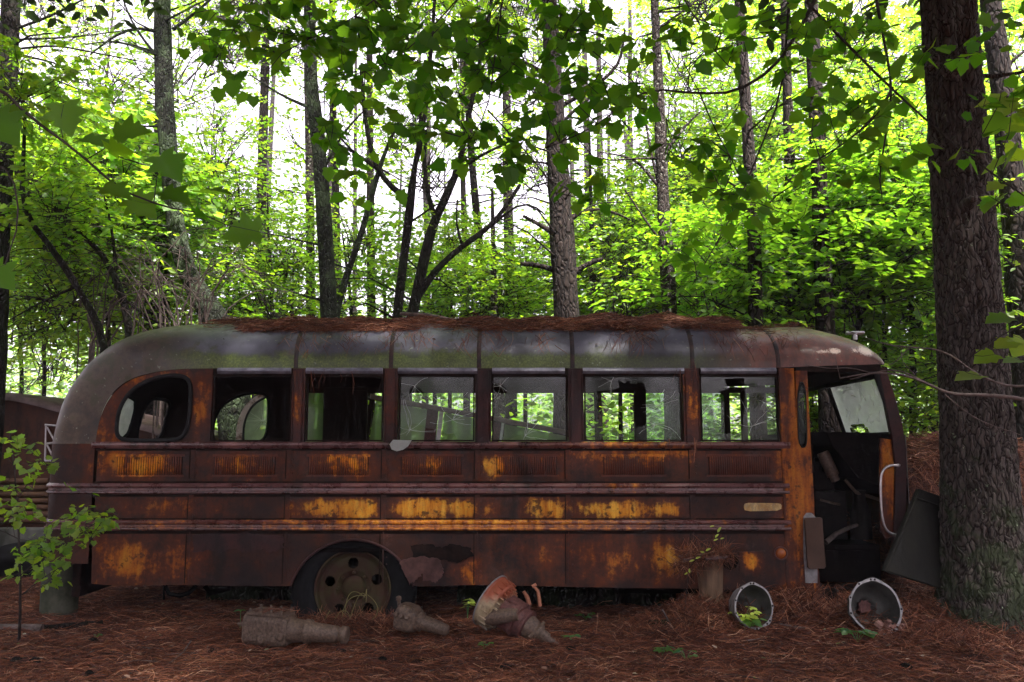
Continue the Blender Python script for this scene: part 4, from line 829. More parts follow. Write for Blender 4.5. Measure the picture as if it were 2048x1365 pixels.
# small half buried gearbox
g2 = empty('gearbox', gp(820, 1266), 'small greyish gearbox half buried in needles right of the rear wheel', 'gearbox')
o = W(800, 1230, 6.25); ax = (W(890, 1260, 6.15) - o).normalized()
mb = MB(); mb.lathe([(-.02, .05, 4), (0, .085, 4), (.03, .092, 4), (.10, .088, 4), (.14, .075, 3), (.15, .06)], o, ax, 32)
for u in (.0, .04, .08): mb.lathe([(0, .018), (.035, .016), (.04, .008)], o + ax * u + Vector((-.01, -.08, .015)), (-.25, -.9, .25), 10)
for u in (.01, .06, .1): mb.box(o + ax * u + Vector((0, -.05, .07)), (.02, .07, .03), (0, .3, .2))
mb.lathe([(0, .012), (.05, .012), (.052, .019), (.075, .019), (.08, .006)], W(799, 1216, 6.2), (-.1, 0, 1), 10); obj('case', mb, M['cast'], g2, bevel=.003)
mb = MB(); mb.lathe([(.14, .06), (.15, .066), (.17, .066), (.175, .052), (.21, .05), (.30, .042), (.36, .036), (.37, .02)], o, ax, 24); obj('tail_housing', mb, M['cast'], g2)
mb = MB(); mb.lathe([(0, .01), (.07, .013)], W(783, 1229, 6.28), (W(803, 1236, 6.25) - W(783, 1229, 6.28)), 10); obj('shaft', mb, M['castred'], g2)
# gearbox still in its ribbed clutch housing
g3 = empty('gearbox', gp(1040, 1275), 'reddish gearbox still bolted to an orange and cream ribbed clutch housing', 'gearbox')
o = W(988, 1203, 6.22); ax = Vector((.80, -.42, -.46)).normalized()
def _bell():
    g = G('orange_cream_housing'); p = g.coord(); xyz = g.sep(p); n = g.noise(p, 12, 7, .65)
    c = g.ramp(n, [(.3, (.16, .10, .05)), (.5, (.38, .30, .19)), (.7, (.52, .43, .32))])
    a = g.math('ADD', g.math('MULTIPLY', xyz[2], 3.2), g.math('MULTIPLY', n, .8)); c = g.mix(g.mr(a, 1.16, 1.5), c, (.30, .075, .035)); c = g.mix(g.mr(a, .85, .5), c, (.055, .042, .035))
    return g.end(g.bsdf(c, .55, 0, .4, g.bump(n, .3, .01)))
M['bell'] = _bell()
mb = MB(); mb.lathe([(-.055, .165), (-.055, .192), (-.05, .198), (-.04, .198), (-.036, .190), (-.02, .190), (-.015, .194), (.045, .178), (.056, .17), (.058, .155), (.05, .135), (.08, .10), (.085, .06)], o, ax, 56)
a_ = ax.orthogonal().normalized(); b_ = ax.cross(a_)
for k in range(22):
    t = 2 * math.pi * k / 22; r = a_ * math.cos(t) + b_ * math.sin(t); q = ax.cross(r)
    Mx = Matrix((ax, r, q)).transposed(); mb.box(o + ax * .070 + r * .118, (.034, .075, .010), Mx); mb.box(o + ax * .02 + r * .188, (.055, .012, .008), Mx)
obj('clutch_housing', mb, M['bell'], g3)
mb = MB(); mb.tube([o + a_ * math.cos(t) * .2 + b_ * math.sin(t) * .2 - ax * .05 for t in np.linspace(0, 6.283, 40)[:-1]], .006, 6, closed=True); obj('rim_wire', mb, M['silver'], g3)
mb = MB(); mb.lathe([(0, .05), (.05, .066), (.12, .055), (.2, .05), (.25, .04)], W(968, 1232, 6.12), (.75, -.3, .12), 20); obj('starter', mb, M['cast'], g3)
mb = MB(); mb.lathe([(.075, .085, 4), (.085, .108, 4), (.20, .108, 4), (.205, .118, 3), (.225, .118, 3), (.23, .10, 3), (.27, .098), (.275, .112), (.295, .112), (.30, .085)], o, ax, 40, up=(0, -.3, 1)); 
for u, v in ((.13, .03), (.17, -.03)): mb.box(o + ax * u + Vector((0, -.02, .098)), (.07, .10, .02), ax.to_track_quat('X', 'Z').to_matrix())
obj('case', mb, M['castred'], g3, bevel=.004)
mb = MB(); mb.lathe([(.295, .085), (.36, .075), (.365, .06), (.385, .06), (.39, .066), (.405, .066), (.41, .048), (.47, .045), (.475, .03), (.56, .026), (.57, .018)], o, ax, 28); c_ = o + ax * .375; mb.box(c_, (.02, .055, .19), ax.to_track_quat('X', 'Y').to_matrix() @ Matrix.Rotation(.5, 3, 'X')); obj('tail_housing', mb, M['cast'], g3)
mb = MB(); mb.tube([W(1083, 1208, 6.15), W(1081, 1190, 6.15), W(1078, 1175, 6.15), W(1070, 1166, 6.15)], [.014, .013, .012, .008], 8); mb.tube([W(1066, 1166, 6.15), W(1075, 1161, 6.15)], .012, 8); mb.tube([W(1048, 1176, 6.2), W(1056, 1190, 6.2), W(1060, 1205, 6.2)], [.012, .016, .018], 8); M['orange'] = simple('faded_orange_lever', (.20, .07, .04), (.40, .17, .10), .6, 14); obj('lever', mb, M['orange'], g3)
g3.scale = (.93, .93, .93)
# clutch housings lying open
def bellhouse(name, cpx, cpy, Y, Rr, axis, roll, label, cut, shine, hole):
    e = empty(name, gp(cpx, cpy + 46), label, 'clutch housing'); c = W(cpx, cpy, Y); a = Vector(axis).normalized()
    u = (Vector((0, 0, 1)) - a * a.z).normalized(); v = u.cross(a) * -1
    def rad(t):
        r = 1 + .015 * math.cos(5 * t + 1) - .05 * max(0, math.cos(t - cut)) ** 3
        for b, hgt, wd in ((1.15, .10, .30), (2.7, .05, .10), (-.1, .05, .10), (.55, .04, .09), (3.5, .09, .22), (4.2, .04, .1), (5.6, .04, .1)):
            dd = (t - b - roll + math.pi) % (2 * math.pi) - math.pi; r += hgt * math.exp(-(dd / wd) ** 2)
        return r
    T = np.linspace(0, 2 * math.pi, 97)
    def ring(k, dep, shape=None):
        return [c + (v * math.cos(t) + u * math.sin(t)) * (Rr * k * (rad(t) if shape is None else shape(t))) + a * dep for t in T]
    inner = lambda t: 1 + .012 * math.cos(5 * t + 1) - .05 * max(0, math.cos(t - cut)) ** 3 + .06 * math.exp(-(((t - 1.15 - roll + math.pi) % (2 * math.pi) - math.pi) / .26) ** 2)
    sqr = lambda t: (abs(math.cos(t - .5)) ** 5 + abs(math.sin(t - .5)) ** 5) ** -.2 * .92
    mb = MB(); mb.grid([ring(.55, -.17), ring(.70, -.15), ring(.88, -.08), ring(.945, -.012), ring(1.0, -.012), ring(1.0, 0)], 0, True)
    obj('shell', mb, M['silver'] if shine else M['alu_in'], e)
    mb = MB(); mb.grid([ring(1.0, 0), ring(.925, .0, inner)], 0, False)
    for b in (1.05, 1.2, 2.7, -.1, .55, 3.4, 3.6, 4.2, 5.6):
        t = b + roll; p = c + (v * math.cos(t) + u * math.sin(t)) * Rr * (rad(t) + .925 * inner(t)) / 2 ; mb.lathe([(0.0005, .0075), (.0015, .0075), (.0016, .001)], p, a, 10, 1)
    obj('rim', mb, [M['silver'], M['black']], e)
    mb = MB(); mb.grid([ring(.925, 0, inner), ring(.90, -.015, inner), ring(.84, -.08, inner), ring(.66, -.145, inner), ring(.48, -.16, inner), ring(.36, -.16, sqr), ring(.33, -.2, sqr), ring(.02, -.2, sqr)], 0, True); obj('bowl', mb, M['alu_in'], e)
    if hole:
        mb = MB(); P_ = [c + (v * x + u * y) * Rr + a * -.145 for x, y in ((-.08, .28), (.26, .20), (.22, -.14), (-.14, -.04))]; mb.tube(P_, .011, 6, closed=True); mb.box(sum(P_, Vector()) / 4 + a * .004, (.07, .012, .075), (0, .35, 0)); obj('release_fork', mb, M['castred'], e)
    return e
bellhouse('clutch_housing', 1508, 1214, 6.2, .152, (.30, -.93, .10), .45, 'grey aluminium clutch housing standing open beside the rusty pipe stand', -1.2, True, False)
bellhouse('clutch_housing', 1751, 1216, 6.2, .185, (.06, -.96, .22), .5, 'dark aluminium clutch housing bowl half buried before the doorway', -.9, False, True)
# rusty pipe stand with needles and a creeper
ps = empty('pipe_stand', gp(1424, 1222), 'upright rusty pipe stub capped with plates and pine needles before the bus side', 'pipe')
M['pipe'] = simple('brown_rusty_pipe', (.06, .033, .02), (.15, .09, .052), .75, 8, stretch=(3, 3, .6))
c = W(1424, 1212, 6.48); top = W(1418, 1118, 6.48); mb = MB(); mb.lathe([(0, .088), (.02, .09), (.075, .088), (.08, .082), (.3, .098), ((top - c).length, .100), ((top - c).length + .005, .085)], c, top - c, 28); obj('pipe', mb, M['pipe'], ps)
mb = MB(); mb.prism([(W(x, y, 6.55).x, W(x, y, 6.55).z) for x, y in [(1393, 1082), (1429, 1080), (1433, 1122), (1396, 1122)]], 6.545, 6.56); obj('back_plate', mb, M['post'], ps)
mb = MB(); mb.box(W(1382, 1113, 6.42), (.15, .12, .022), (.15, -.25, .1)); mb.box(W(1428, 1112, 6.40), (.16, .12, .015), (.2, -.1, .1)); obj('cap_plate', mb, M['vanroof'], ps, bevel=.003)
cl = Cloud()
for cxp, cyp, n_ in ((1384, 1108, 240), (1440, 1105, 240), (1372, 1128, 160), (1410, 1112, 160)):
    q = np.array(W(cxp, cyp, 6.40)); P = q + RNG.normal(0, 1, (n_, 3)) * [.045, .03, .02]; d = unit(RNG.normal(0, 1, (n_, 3)) * [1, .6, .9] + [0, 0, -.35]); flatneedles(cl, P + d * .05, d, RNG.uniform(.09, .18, n_), RNG.uniform(.0012, .002, n_), RNG.normal(0, .1, n_))
o_ = link('needle_clump', cl.mesh('needle_clump', [M['needle']], ps.location), ps, ps.location)
vine = empty('creeper', gp(1362, 1235), 'thin creeper with small yellow green leaves trailing over the rusty pipe stand', 'creeper')
vp = [(1376, 1149), (1379, 1136), (1392, 1120), (1408, 1106), (1422, 1098), (1432, 1088), (1436, 1072), (1440, 1060), (1426, 1053)]
mb = MB(); mb.tube([W(1368, 1228, 6.3), W(1374, 1180, 6.3)] + [W(x, y, 6.33) for x, y in vp], .0022, 5); obj('stem', mb, M['twig'], vine)
cl = Cloud(); lp = [(1371, 1148, .03, -2.6), (1379, 1141, .034, 1.6), (1384, 1122, .04, .4), (1396, 1116, .042, .4), (1404, 1104, .036, 2.9), (1416, 1100, .044, .5), (1438, 1061, .05, 1.0), (1434, 1072, .04, .8), (1446, 1077, .03, .3), (1432, 1080, .038, .4), (1425, 1053, .035, .3)]
pos = np.array([tuple(W(a, b, 6.31)) for a, b, _, _ in lp]); dd = np.array([(math.cos(t), -.1, math.sin(t)) for *_, t in lp]); nn_ = np.array([(-math.sin(t) * .6, -.5, math.cos(t) * .6 + .3) for *_, t in lp])
cl.add(place(OVAL[0], pos - dd * .02, dd, nn_, np.array([l[2] for l in lp])), OVAL[1]); M['leaf_vine'] = leafmat('creeper_leaf', [(.42, .58, .06), (.5, .64, .1)], .35, [(.7, .85, .08), (.75, .88, .12)], .1); link('leaves', cl.mesh('leaves', [M['leaf_vine']], vine.location), vine, vine.location)
# leaning board, drum, logs, sticks
B = [W(1838, 977, 6.63), W(1936, 1012, 6.68), W(1892, 1180, 6.52), W(1768, 1141, 6.46)]; nb = (B[1] - B[0]).cross(B[3] - B[0]).normalized() * .045
if nb.y < 0: nb = -nb
mb = MB(); mb.add(B + [p + nb for p in B], [(0, 1, 2, 3), (7, 6, 5, 4), (0, 4, 5, 1), (1, 5, 6, 2), (2, 6, 7, 3), (3, 7, 4, 0)])
bd = empty('leaning_board', (B[2] + B[3]) / 2, 'dark greenish weathered board leaning between the bus front and the big pine', 'board')
M['slab'] = simple('mouldy_dark_board', (.005, .005, .0035), (.014, .014, .009), .75, 6, stretch=(1, 1, .3)); obj('panel', mb, M['slab'], bd, bevel=.006)
mb = MB(); i0 = [B[0].lerp(B[3], .12), B[1].lerp(B[2], .12)]; mb.tube([i0[0] - nb * .1, i0[1] - nb * .1], .008, 6); mb.tube([B[0].lerp(B[1], .02).lerp(B[3], .02) , B[3].lerp(B[2], .03)], .012, 6); obj('batten', mb, M['slab'], bd)
dr = W(118, 1213, 7.2); mb = MB(); hgt = W(118, 1118, 7.2).z - float(gz(dr.x, dr.y)); mb.lathe([(0, .12), (.015, .135), (.05, .139), (hgt * .5, .140), (hgt - .02, .136), (hgt, .11), (hgt + .01, .05)], (dr.x, 7.2, float(gz(dr.x, 7.2))), (0, 0, 1), 40)
M['drum'] = simple('mossy_grey_drum', (.030, .036, .020), (.085, .085, .06), .8, 6, stops=(.4, .62)); tag(obj('drum', mb, M['drum'], loc=(dr.x, 7.2, 0)), 'mossy grey green metal drum standing under the rear corner of the bus', 'drum')
def log(name, pts, r, mat, label, cat='log', n=14):
    mb = MB(); rr = random.Random(len(label)); P = [Vector(p) for p in pts]; Q = []
    for i in range(len(P) - 1):
        for t in (0, .25, .5, .75): Q.append(P[i].lerp(P[i + 1], t) + Vector((0, 0, rr.uniform(-.1, .1) * r)))
    Q.append(P[-1]); mb.tube(Q, [r * rr.uniform(.88, 1.1) for _ in Q], n); tag(obj(name, mb, mat, loc=P[0]), label, cat)
def gl(px, py, up): q = gp(px, py); return q + Vector((0, 0, up))
log('fallen_log', [gl(-90, 1262, .02), gl(84, 1266, .025)], .034, M['twig_pale'], 'pale fallen log lying on the needles at the far left edge', n=16)
log('fallen_log', [gl(84, 1262, .015), gl(140, 1256, .015), gl(205, 1250, .01)], .022, M['darkbark'], 'dark rotten branch continuing right of the pale log', 'branch')
log('fallen_log', [Vector((-2.6, 7.75, .05)), Vector((-1.3, 7.6, .07)), Vector((-.9, 7.6, .06))], .085, M['darkbark'], 'thick dark log lying beneath the bus left of the wheel')
log('fallen_log', [Vector((-.45, 7.6, .06)), Vector((.6, 7.5, .08)), Vector((1.35, 7.45, .08))], .10, M['darkbark'], 'thick dark log lying beneath the middle of the bus')
log('fallen_log', [gl(1998, 1226, .04), gl(2120, 1224, .05)], .05, M['darkbark'], 'short dark log end on the needles right of the big pine')
log('stick', [gl(1806, 1246, .02), gl(1840, 1250, .02), gl(1872, 1248, .015)], .013, M['castred'], 'short reddish stick beside the half buried clutch housing', 'stick')
log('stick', [gl(182, 1354, .012), gl(260, 1352, .012), gl(330, 1338, .012), gl(366, 1315, .03), gl(381, 1298, .05)], .0045, M['twig_pale'], 'long curved pale twig on the needles near the bottom left', 'stick', 6)
log('stick', [gl(1560, 1252, .012), gl(1580, 1256, .01), gl(1612, 1260, .01)], .007, M['twig_pale'], 'small pale stick right of the grey clutch housing', 'stick', 6)
log('stick', [gl(1325, 1248, .10), gl(1345, 1262, .02), gl(1362, 1276, 0)], .006, M['twig_pale'], 'thin stick slanting down the needle mound', 'stick', 6)
log('stick', [gl(1300, 1255, .03), gl(1335, 1257, .04)], .022, M['darkbark'], 'stubby black stick poking from the needle mound', 'stick', 8)
for k_ in range(1):
    mb = MB(); c = gl(1772, 1270, .02); rr = random.Random(5)
    for _ in range(16): mb.box(c + Vector((rr.gauss(0, .045), rr.gauss(0, .02), rr.uniform(-.01, .07))), (rr.uniform(.02, .07), rr.uniform(.015, .03), rr.uniform(.015, .05)), (rr.uniform(-1, 1), rr.uniform(-1, 1), rr.uniform(-1, 1)))
    M['rot'] = simple('rotten_pink_wood', (.12, .06, .05), (.36, .20, .16), .8, 20); tag(obj('rotten_wood', mb, M['rot'], loc=c, bevel=.004), 'crumbly pinkish chunk of rotten wood before the half buried clutch housing', 'wood chunk')
mb = MB(); c = gl(1662, 1208, .02)
mb.box(c + Vector((0, 0, .03)), (.09, .07, .08), (.3, .5, .4)); mb.box(c + Vector((.02, -.02, .07)), (.05, .04, .05), (.6, .1, .9)); tag(obj('iron_block', mb, M['black'], loc=c, bevel=.008), 'small black iron block in the needles before the folded door', 'scrap iron')
# pine cones
mb = MB(); mb.lathe([(-.034, .004), (-.03, .011), (-.01, .017), (.012, .016), (.03, .008), (.036, .002)], (0, 0, .014), (1, 0, 0), 14)
for i in range(70):
    u = -.03 + .062 * i / 70; r = float(np.interp(u, [-.034, -.01, .012, .036], [.009, .019, .018, .005])); t = i * 2.4
    mb.box((u, r * math.cos(t), .014 + r * math.sin(t)), (.012, .008, .003), (t + 1.57, -.6, 0))
me_ = None
for k_, (x, y) in enumerate([(186, 1286), (425, 1309), (680, 1309), (178, 1354), (32, 1326), (1012, 1341), (1812, 1339), (1140, 1304), (765, 1325), (70, 1327)]):
    q = gp(x, y)
    if me_ is None: oc = obj('pine_cone', mb, M['darkbark'], loc=(0, 0, 0)); me_ = oc.data
    else: oc = bpy.data.objects.new('pine_cone', me_); C.objects.link(oc)
    oc.location = q; oc.rotation_euler = (0, 0, random.uniform(-.9, .9)); tag(oc, 'small dark pine cone lying on the needle floor', 'pine cone', 'pine cones on the needle floor')
# seedlings
def seedling(px, py, label, n, h, sp, leaf=.05, tmpl=OVAL, mat='leaf_plant', base=None):
    q = base or gp(px, py); e = empty('seedling', q, label, 'seedling'); rr = np.random.default_rng(px + py); mb = MB(); cl = Cloud(); P = []; D = []
    for k in range(n):
        t = rr.uniform(0, 6.28); d = Vector((math.cos(t), math.sin(t) * .8, 0)); tip = q + d * sp * rr.uniform(.3, 1) + Vector((0, 0, h * rr.uniform(.55, 1)))
        mb.tube([q, q.lerp(tip, .5) + Vector((0, 0, h * .2)), tip], .0018, 4); m_ = 3 if tmpl is OVAL else 1
        for j in range(m_): t2 = t + (j - (m_ - 1) / 2) * 1.3; P.append(tuple(tip)); D.append((math.cos(t2), math.sin(t2), -.15))
    P, D = np.array(P), np.array(D); nr = unit(np.array([0, -.25, 1.0]) + rr.normal(0, .25, P.shape)); cl.add(place(tmpl[0], P, D, nr, leaf * rr.uniform(.7, 1.2, len(P))), tmpl[1])
    obj('stem', mb, M['leaf_plant'], e); link('leaves', cl.mesh('leaves', [M[mat]], q), e, q)
seedling(1000, 1252, 'bluish green three leaved seedling under the orange clutch housing', 5, .07, .06, .06)
seedling(985, 1222, 'green seedling growing inside the rim of the orange clutch housing', 4, .06, .07, .055, base=gp(985, 1250) + Vector((0, .15, .0)))
seedling(968, 1300, 'tiny seedling on the needles below the orange clutch housing', 3, .06, .04, .04)
seedling(648, 1278, 'bright seedling growing against the tail of the long gearbox', 5, .08, .07, .05)
seedling(1172, 1240, 'small seedling at the edge of the shade under the bus', 5, .06, .07, .04)
seedling(1325, 1312, 'low yellow green plant on the needles before the needle mound', 5, .06, .08, .05)
seedling(1372, 1322, 'pale dark green plant beside the yellow green one', 5, .07, .09, .045)
seedling(1510, 1262, 'bushy bluish green plant growing in the mouth of the grey clutch housing', 9, .10, .12, .075)
seedling(1500, 1235, 'bright bent fern like stem inside the grey clutch housing', 8, .16, .10, .06, mat='leaf_vine', base=gp(1490, 1262))
seedling(1715, 1285, 'dark green plant left of the half buried clutch housing', 8, .09, .13, .075)
seedling(1980, 1238, 'yellowish seedling at the foot of the big pine', 5, .12, .09, .07, mat='leaf_vine')
seedling(1142, 1281, 'small seedling at the tail end of the reddish gearbox', 4, .04, .05, .05)
seedling(480, 1262, 'single leaf on a thin upright stem left of the long gearbox', 1, .18, .01, .05)
seedling(935, 1240, 'slender seedling with three leaves left of the orange clutch housing', 5, .15, .03, .06, mat='leaf_vine')
seedling(185, 1278, 'flat pale green seedling on the needles at left', 3, .03, .05, .05)
# bent dry grass before the wheel
mb = MB(); rr = random.Random(12)
for (x0, y0, xm, ym, x1, y1) in [(690, 1232, 692, 1160, 730, 1195), (700, 1238, 720, 1170, 731, 1192), (735, 1190, 770, 1215, 745, 1240), (731, 1192, 690, 1185, 684, 1235), (731, 1192, 735, 1160, 732, 1205), (650, 1240, 655, 1228, 660, 1222), (670, 1238, 690, 1205, 700, 1235)]:
    a_, m_, b_ = W(x0, y0, 6.5), W(xm, ym, 6.5), W(x1, y1, 6.5); mb.tube([a_.lerp(m_, t).lerp(m_.lerp(b_, t), t) for t in np.linspace(0, 1, 10)], .0022, 4)
M['dry'] = simple('dry_grass', (.13, .12, .045), (.22, .20, .08), .8, 10); tag(obj('grass_tuft', mb, M['dry'], loc=gp(705, 1242)), 'few bent dry grass stems in front of the mossy rear wheel', 'grass tuft')
# needle covered heap at the front of the bus
hp_ = empty('needle_heap', (4.3, 8.4, float(gz(4.3, 8.4))), 'tall heap covered in red pine needles between the bus front and the big pine', 'heap')
def heapz(x, y): return 1.28 * np.exp(-np.abs((x - 4.3) / 1.15) ** 3.2 - np.abs((y - 8.5) / 1.0) ** 3) + .03 * np.sin(9 * x + 4 * y) + .02 * np.sin(17 * y + 6 * x)
hx, hy = np.meshgrid(np.linspace(2.9, 6.0, 60), np.linspace(7.2, 9.9, 50)); hz = heapz(hx, hy)
mb = MB(); mb.grid([[Vector((x, y, z + .1)) for x, y, z in zip(a, b, c)] for a, b, c in zip(hx, hy, hz)]); obj('mound', mb, M['ground'], hp_)
cl = Cloud(); n_ = 15000; x = RNG.uniform(3.0, 5.9, n_); y = RNG.uniform(7.3, 9.6, n_); a = RNG.uniform(0, 6.28, n_); t = RNG.normal(0, .3, n_)
sl = (heapz(x, y - .02) - heapz(x, y + .02)) / .04; d = np.stack([np.cos(a), np.sin(a), np.sin(t) * .5 - np.sin(a) * sl], 1)
flatneedles(cl, np.stack([x, y - .02, heapz(x, y) + .1 + RNG.uniform(0, .05, n_)], 1), unit(d), RNG.uniform(.1, .22, n_), RNG.uniform(.0016, .0028, n_), RNG.normal(0, .1, n_)); link('needle_cover', cl.mesh('needle_cover', [M['needle']], hp_.location), hp_, hp_.location)
# ---------------------------------------------------------------- foliage clumps shared by the trees
def clump(name, r, n, size, tmpl, mats, seed, rz=.75, tw=(.35, .75), per=9, flat=.45):
    g = np.random.default_rng(seed); nt_ = n // per
    v = unit(g.normal(size=(nt_, 3))) * (g.random((nt_, 1)) ** .45) * np.array([r, r, r * rz])
    d = unit(v * [1, 1, .35] + g.normal(0, .45, v.shape) * [1, 1, .4]); L = g.uniform(*tw, nt_); b = v + d * L[:, None] + np.array([0, 0, -.06]) * L[:, None]
    cl = Cloud(); ribbons(cl, v, b, np.full(nt_, .006), 1, .06, g)
    k = 10; hub = np.array([0, 0, -r * rz * .5]); sel = g.integers(0, nt_, k * 3); ribbons(cl, np.repeat(hub[None], k * 3, 0) + g.normal(0, .12, (k * 3, 3)), v[sel], np.full(k * 3, .012), 1, .08, g)
    t = np.tile(np.linspace(.12, 1.0, per), (nt_, 1)) + g.normal(0, .04, (nt_, per)); sd = np.tile(np.where(np.arange(per) % 2 == 0, 1, -1), (nt_, 1))
    pos = (v[:, None] + (b - v)[:, None] * t[..., None]).reshape(-1, 3); dd = np.repeat(d, per, 0); sv = unit(np.cross(dd, [0, 0, 1.0])) * sd.reshape(-1, 1)
    ld = unit(dd * .55 + sv * .85 + g.normal(0, .25, pos.shape) + [0, 0, -.18]); nr = unit(np.array([0, 0, 1.0]) + g.normal(0, flat, pos.shape))
    cl.add(place(tmpl[0], pos, ld, nr, size * g.uniform(.6, 1.25, len(pos))), tmpl[1]); return cl.mesh(name, mats)
def pineclump(name, r, seed, n=420):
    g = np.random.default_rng(seed); c = unit(g.normal(size=(n, 3))) * (g.random((n, 1)) ** .5) * np.array([r, r, r * .55]); cl = Cloud()
    ribbons(cl, np.zeros((n // 4, 3)) + g.normal(0, .2, (n // 4, 3)), c[:n // 4], np.full(n // 4, .018), 1, .1, g)
    q = np.repeat(c, 22, 0); d = unit(g.normal(size=q.shape) + [0, 0, .3]); e = unit(np.cross(d, g.normal(size=q.shape))); L = g.uniform(.13, .24, (len(q), 1))
    cl.add(np.stack([q + e * .006, q - e * .006, q + d * L], 1), [(0, 1, 2)]); return cl.mesh(name, [M['pineleaf'], M['twig']])
SH = {'leaf': [clump('crown', 1.25, 1700, .10, OVAL, [M['leaf'], M['twig']], s) for s in (1, 2, 3, 4)],
      'maple': [clump('crown', 1.2, 1300, .115, MAPLE, [M['leaf'], M['twig']], s) for s in (5, 6, 7)],
      'bright': [clump('crown', 1.2, 1350, .135, OVAL, [M['leaf_bright'], M['twig']], s, .6, flat=.35) for s in (8, 9, 10)],
      'sparse': [clump('crown', 1.4, 700, .10, OVAL, [M['leaf'], M['twig']], s) for s in (11, 12)],
      'shade_canopy': [clump('crown', 1.3, 1500, .13, OVAL, [M['shade_leaf'], M['twig']], s) for s in (16, 17)],
      'pinesparse': [pineclump('crown', 1.5, 18, 90)],
      'pine': [pineclump('crown', 1.6, s) for s in (13, 14, 15)]}
def add_crown(par, p, kind, s=1.0):
    me = random.choice(SH[kind]); o = bpy.data.objects.new('crown', me); C.objects.link(o); o.parent = par; o.location = Vector(p) - ORI[par.name]
    o.rotation_euler = (random.uniform(-.25, .25), random.uniform(-.25, .25), random.uniform(0, 6.28)); o.scale = (s * random.uniform(.9, 1.15), s * random.uniform(.9, 1.15), s * random.uniform(.85, 1.1)); return o
def trunkmb(mb, P, rad, n=14, jit=.06, step=.22, mat=0):
    Q, Rd = [], []
    for i in range(len(P) - 1):
        k = max(1, int((P[i + 1] - P[i]).length / step))
        for j in range(k): Q.append(P[i].lerp(P[i + 1], j / k)); Rd.append(rad[i] + (rad[i + 1] - rad[i]) * j / k)
    Q.append(P[-1]); Rd.append(rad[-1])
    for _ in range(2): Q = [Q[0]] + [(Q[i - 1] + Q[i] * 2 + Q[i + 1]) / 4 for i in range(1, len(Q) - 1)] + [Q[-1]]
    Rd = [r * random.uniform(1 - jit, 1 + jit) for r in Rd]; mb.tube(Q, Rd, n, mat)
def tree(name, label, cat, Y, path, wid, bark, top, limbs=(), crowns=(), group=None, twigs=0, skew=0.0, sides=14, flare=1.3):
    """path, limbs and crowns are read off the photograph as pixels at Y metres; top is the tree's height"""
    P = [W(x, y, Y) for x, y in path]; s = Y / FPX / 2; rad = [w_ * s for w_ in wid]
    base = Vector((P[0].x + skew, Y, float(gz(P[0].x + skew, Y)) - .05)); B = [base]; Rb = [rad[0] * flare]
    if P[-1].z < top - .3:
        d = (P[-1] - P[-2]).normalized(); d = (d + Vector((0, 0, 1.5))).normalized(); P.append(P[-1] + d * ((top - P[-1].z) / max(d.z, .3))); rad.append(rad[-1] * .35)
    e = empty(name, base, label, cat, group); mb = MB(); trunkmb(mb, B + P, Rb + rad, sides)
    for lm in limbs:
        pts, w0, w1 = lm[:3]; yy = lm[3] if len(lm) > 3 else 0
        L = [W(x, y, Y + yy * i / max(1, len(pts) - 1)) for i, (x, y) in enumerate(pts)]; trunkmb(mb, L, list(np.linspace(w0 * s, w1 * s, len(L))), 8, .08, .12)
    for k in range(twigs):
        i = random.randrange(1, len(P)); p = P[i - 1].lerp(P[i], random.random()); 
        if p.z < 1.2: continue
        t = random.uniform(0, 6.28); L = random.uniform(.5, 1.5); d = Vector((math.cos(t), math.sin(t), random.uniform(-.15, .4))).normalized(); q = p + d * L
        m1 = p.lerp(q, .5) + Vector((0, 0, random.uniform(-.1, .15))); mb.tube([p, m1, q + Vector((0, 0, random.uniform(-.2, .1)))], [.016, .010, .004], 5)
        for _ in range(3):
            a_ = p.lerp(q, random.uniform(.4, 1)); mb.tube([a_, a_ + Vector((random.uniform(-.3, .3), random.uniform(-.3, .3), random.uniform(-.25, .2)))], [.006, .002], 4)
    obj('trunk', mb, bark, e)
    for c in crowns:
        if len(c) == 4: add_crown(e, W(c[0], c[1], Y + random.uniform(-.5, .5)), c[3], c[2])
        else: add_crown(e, Vector(c[:3]), c[4], c[3])
    return e, P
def pinetop(e, P, top, n=5, s=1.0):
    p = P[-1]
    for k in range(n): t = random.uniform(0, 6.28); r = random.uniform(.2, 1.5); add_crown(e, Vector((p.x + r * math.cos(t), p.y + r * math.sin(t), top - .2 - k * .9)), 'pine', s * random.uniform(.8, 1.2))
def T(*a, pines=0, ps=1.0, **k):
    e, P = tree(*a, **k)
    if pines: pinetop(e, P, P[-1].z, pines, ps)
    return e
pb, db, mbk, fb = M['pinebark'], M['darkbark'], M['mossbark'], M['fleckbark']
T('pine_tree', 'dark pine trunk at the far left edge with drooping dead branches', 'tree', 9.0, [(-6, 700), (2, 400), (14, 200), (22, 0)], [38, 38, 40, 36], db, 13, pines=2,
  limbs=[([(25, 60), (70, 45), (130, 20), (200, -20)], 7, 3), ([(20, 100), (110, 90), (210, 110), (290, 125)], 6, 2), ([(30, 30), (60, 90), (100, 120)], 5, 2), ([(22, 80), (150, 75), (260, 60)], 5, 2)], twigs=6)
T('crooked_tree', 'mossy trunk that leans left then curves upright behind the bus rear', 'tree', 10.4, [(455, 670), (428, 630), (392, 585), (366, 540), (350, 450), (340, 340), (330, 220), (326, 100), (324, 0)], [62, 52, 44, 40, 37, 36, 36, 36, 34], mbk, 12,
  limbs=[([(352, 500), (320, 480), (270, 490), (200, 515)], 10, 4), ([(328, 70), (280, 50), (230, 70), (180, 110)], 9, 3), ([(326, 110), (280, 95), (220, 80), (170, 90)], 8, 2), ([(330, 130), (290, 85), (260, 40), (240, -20)], 7, 3), ([(345, 60), (400, 20), (450, -30)], 8, 4)], crowns=[(300, -260, 1.3, 'leaf'), (420, -330, 1.2, 'leaf')], twigs=7, skew=.35)
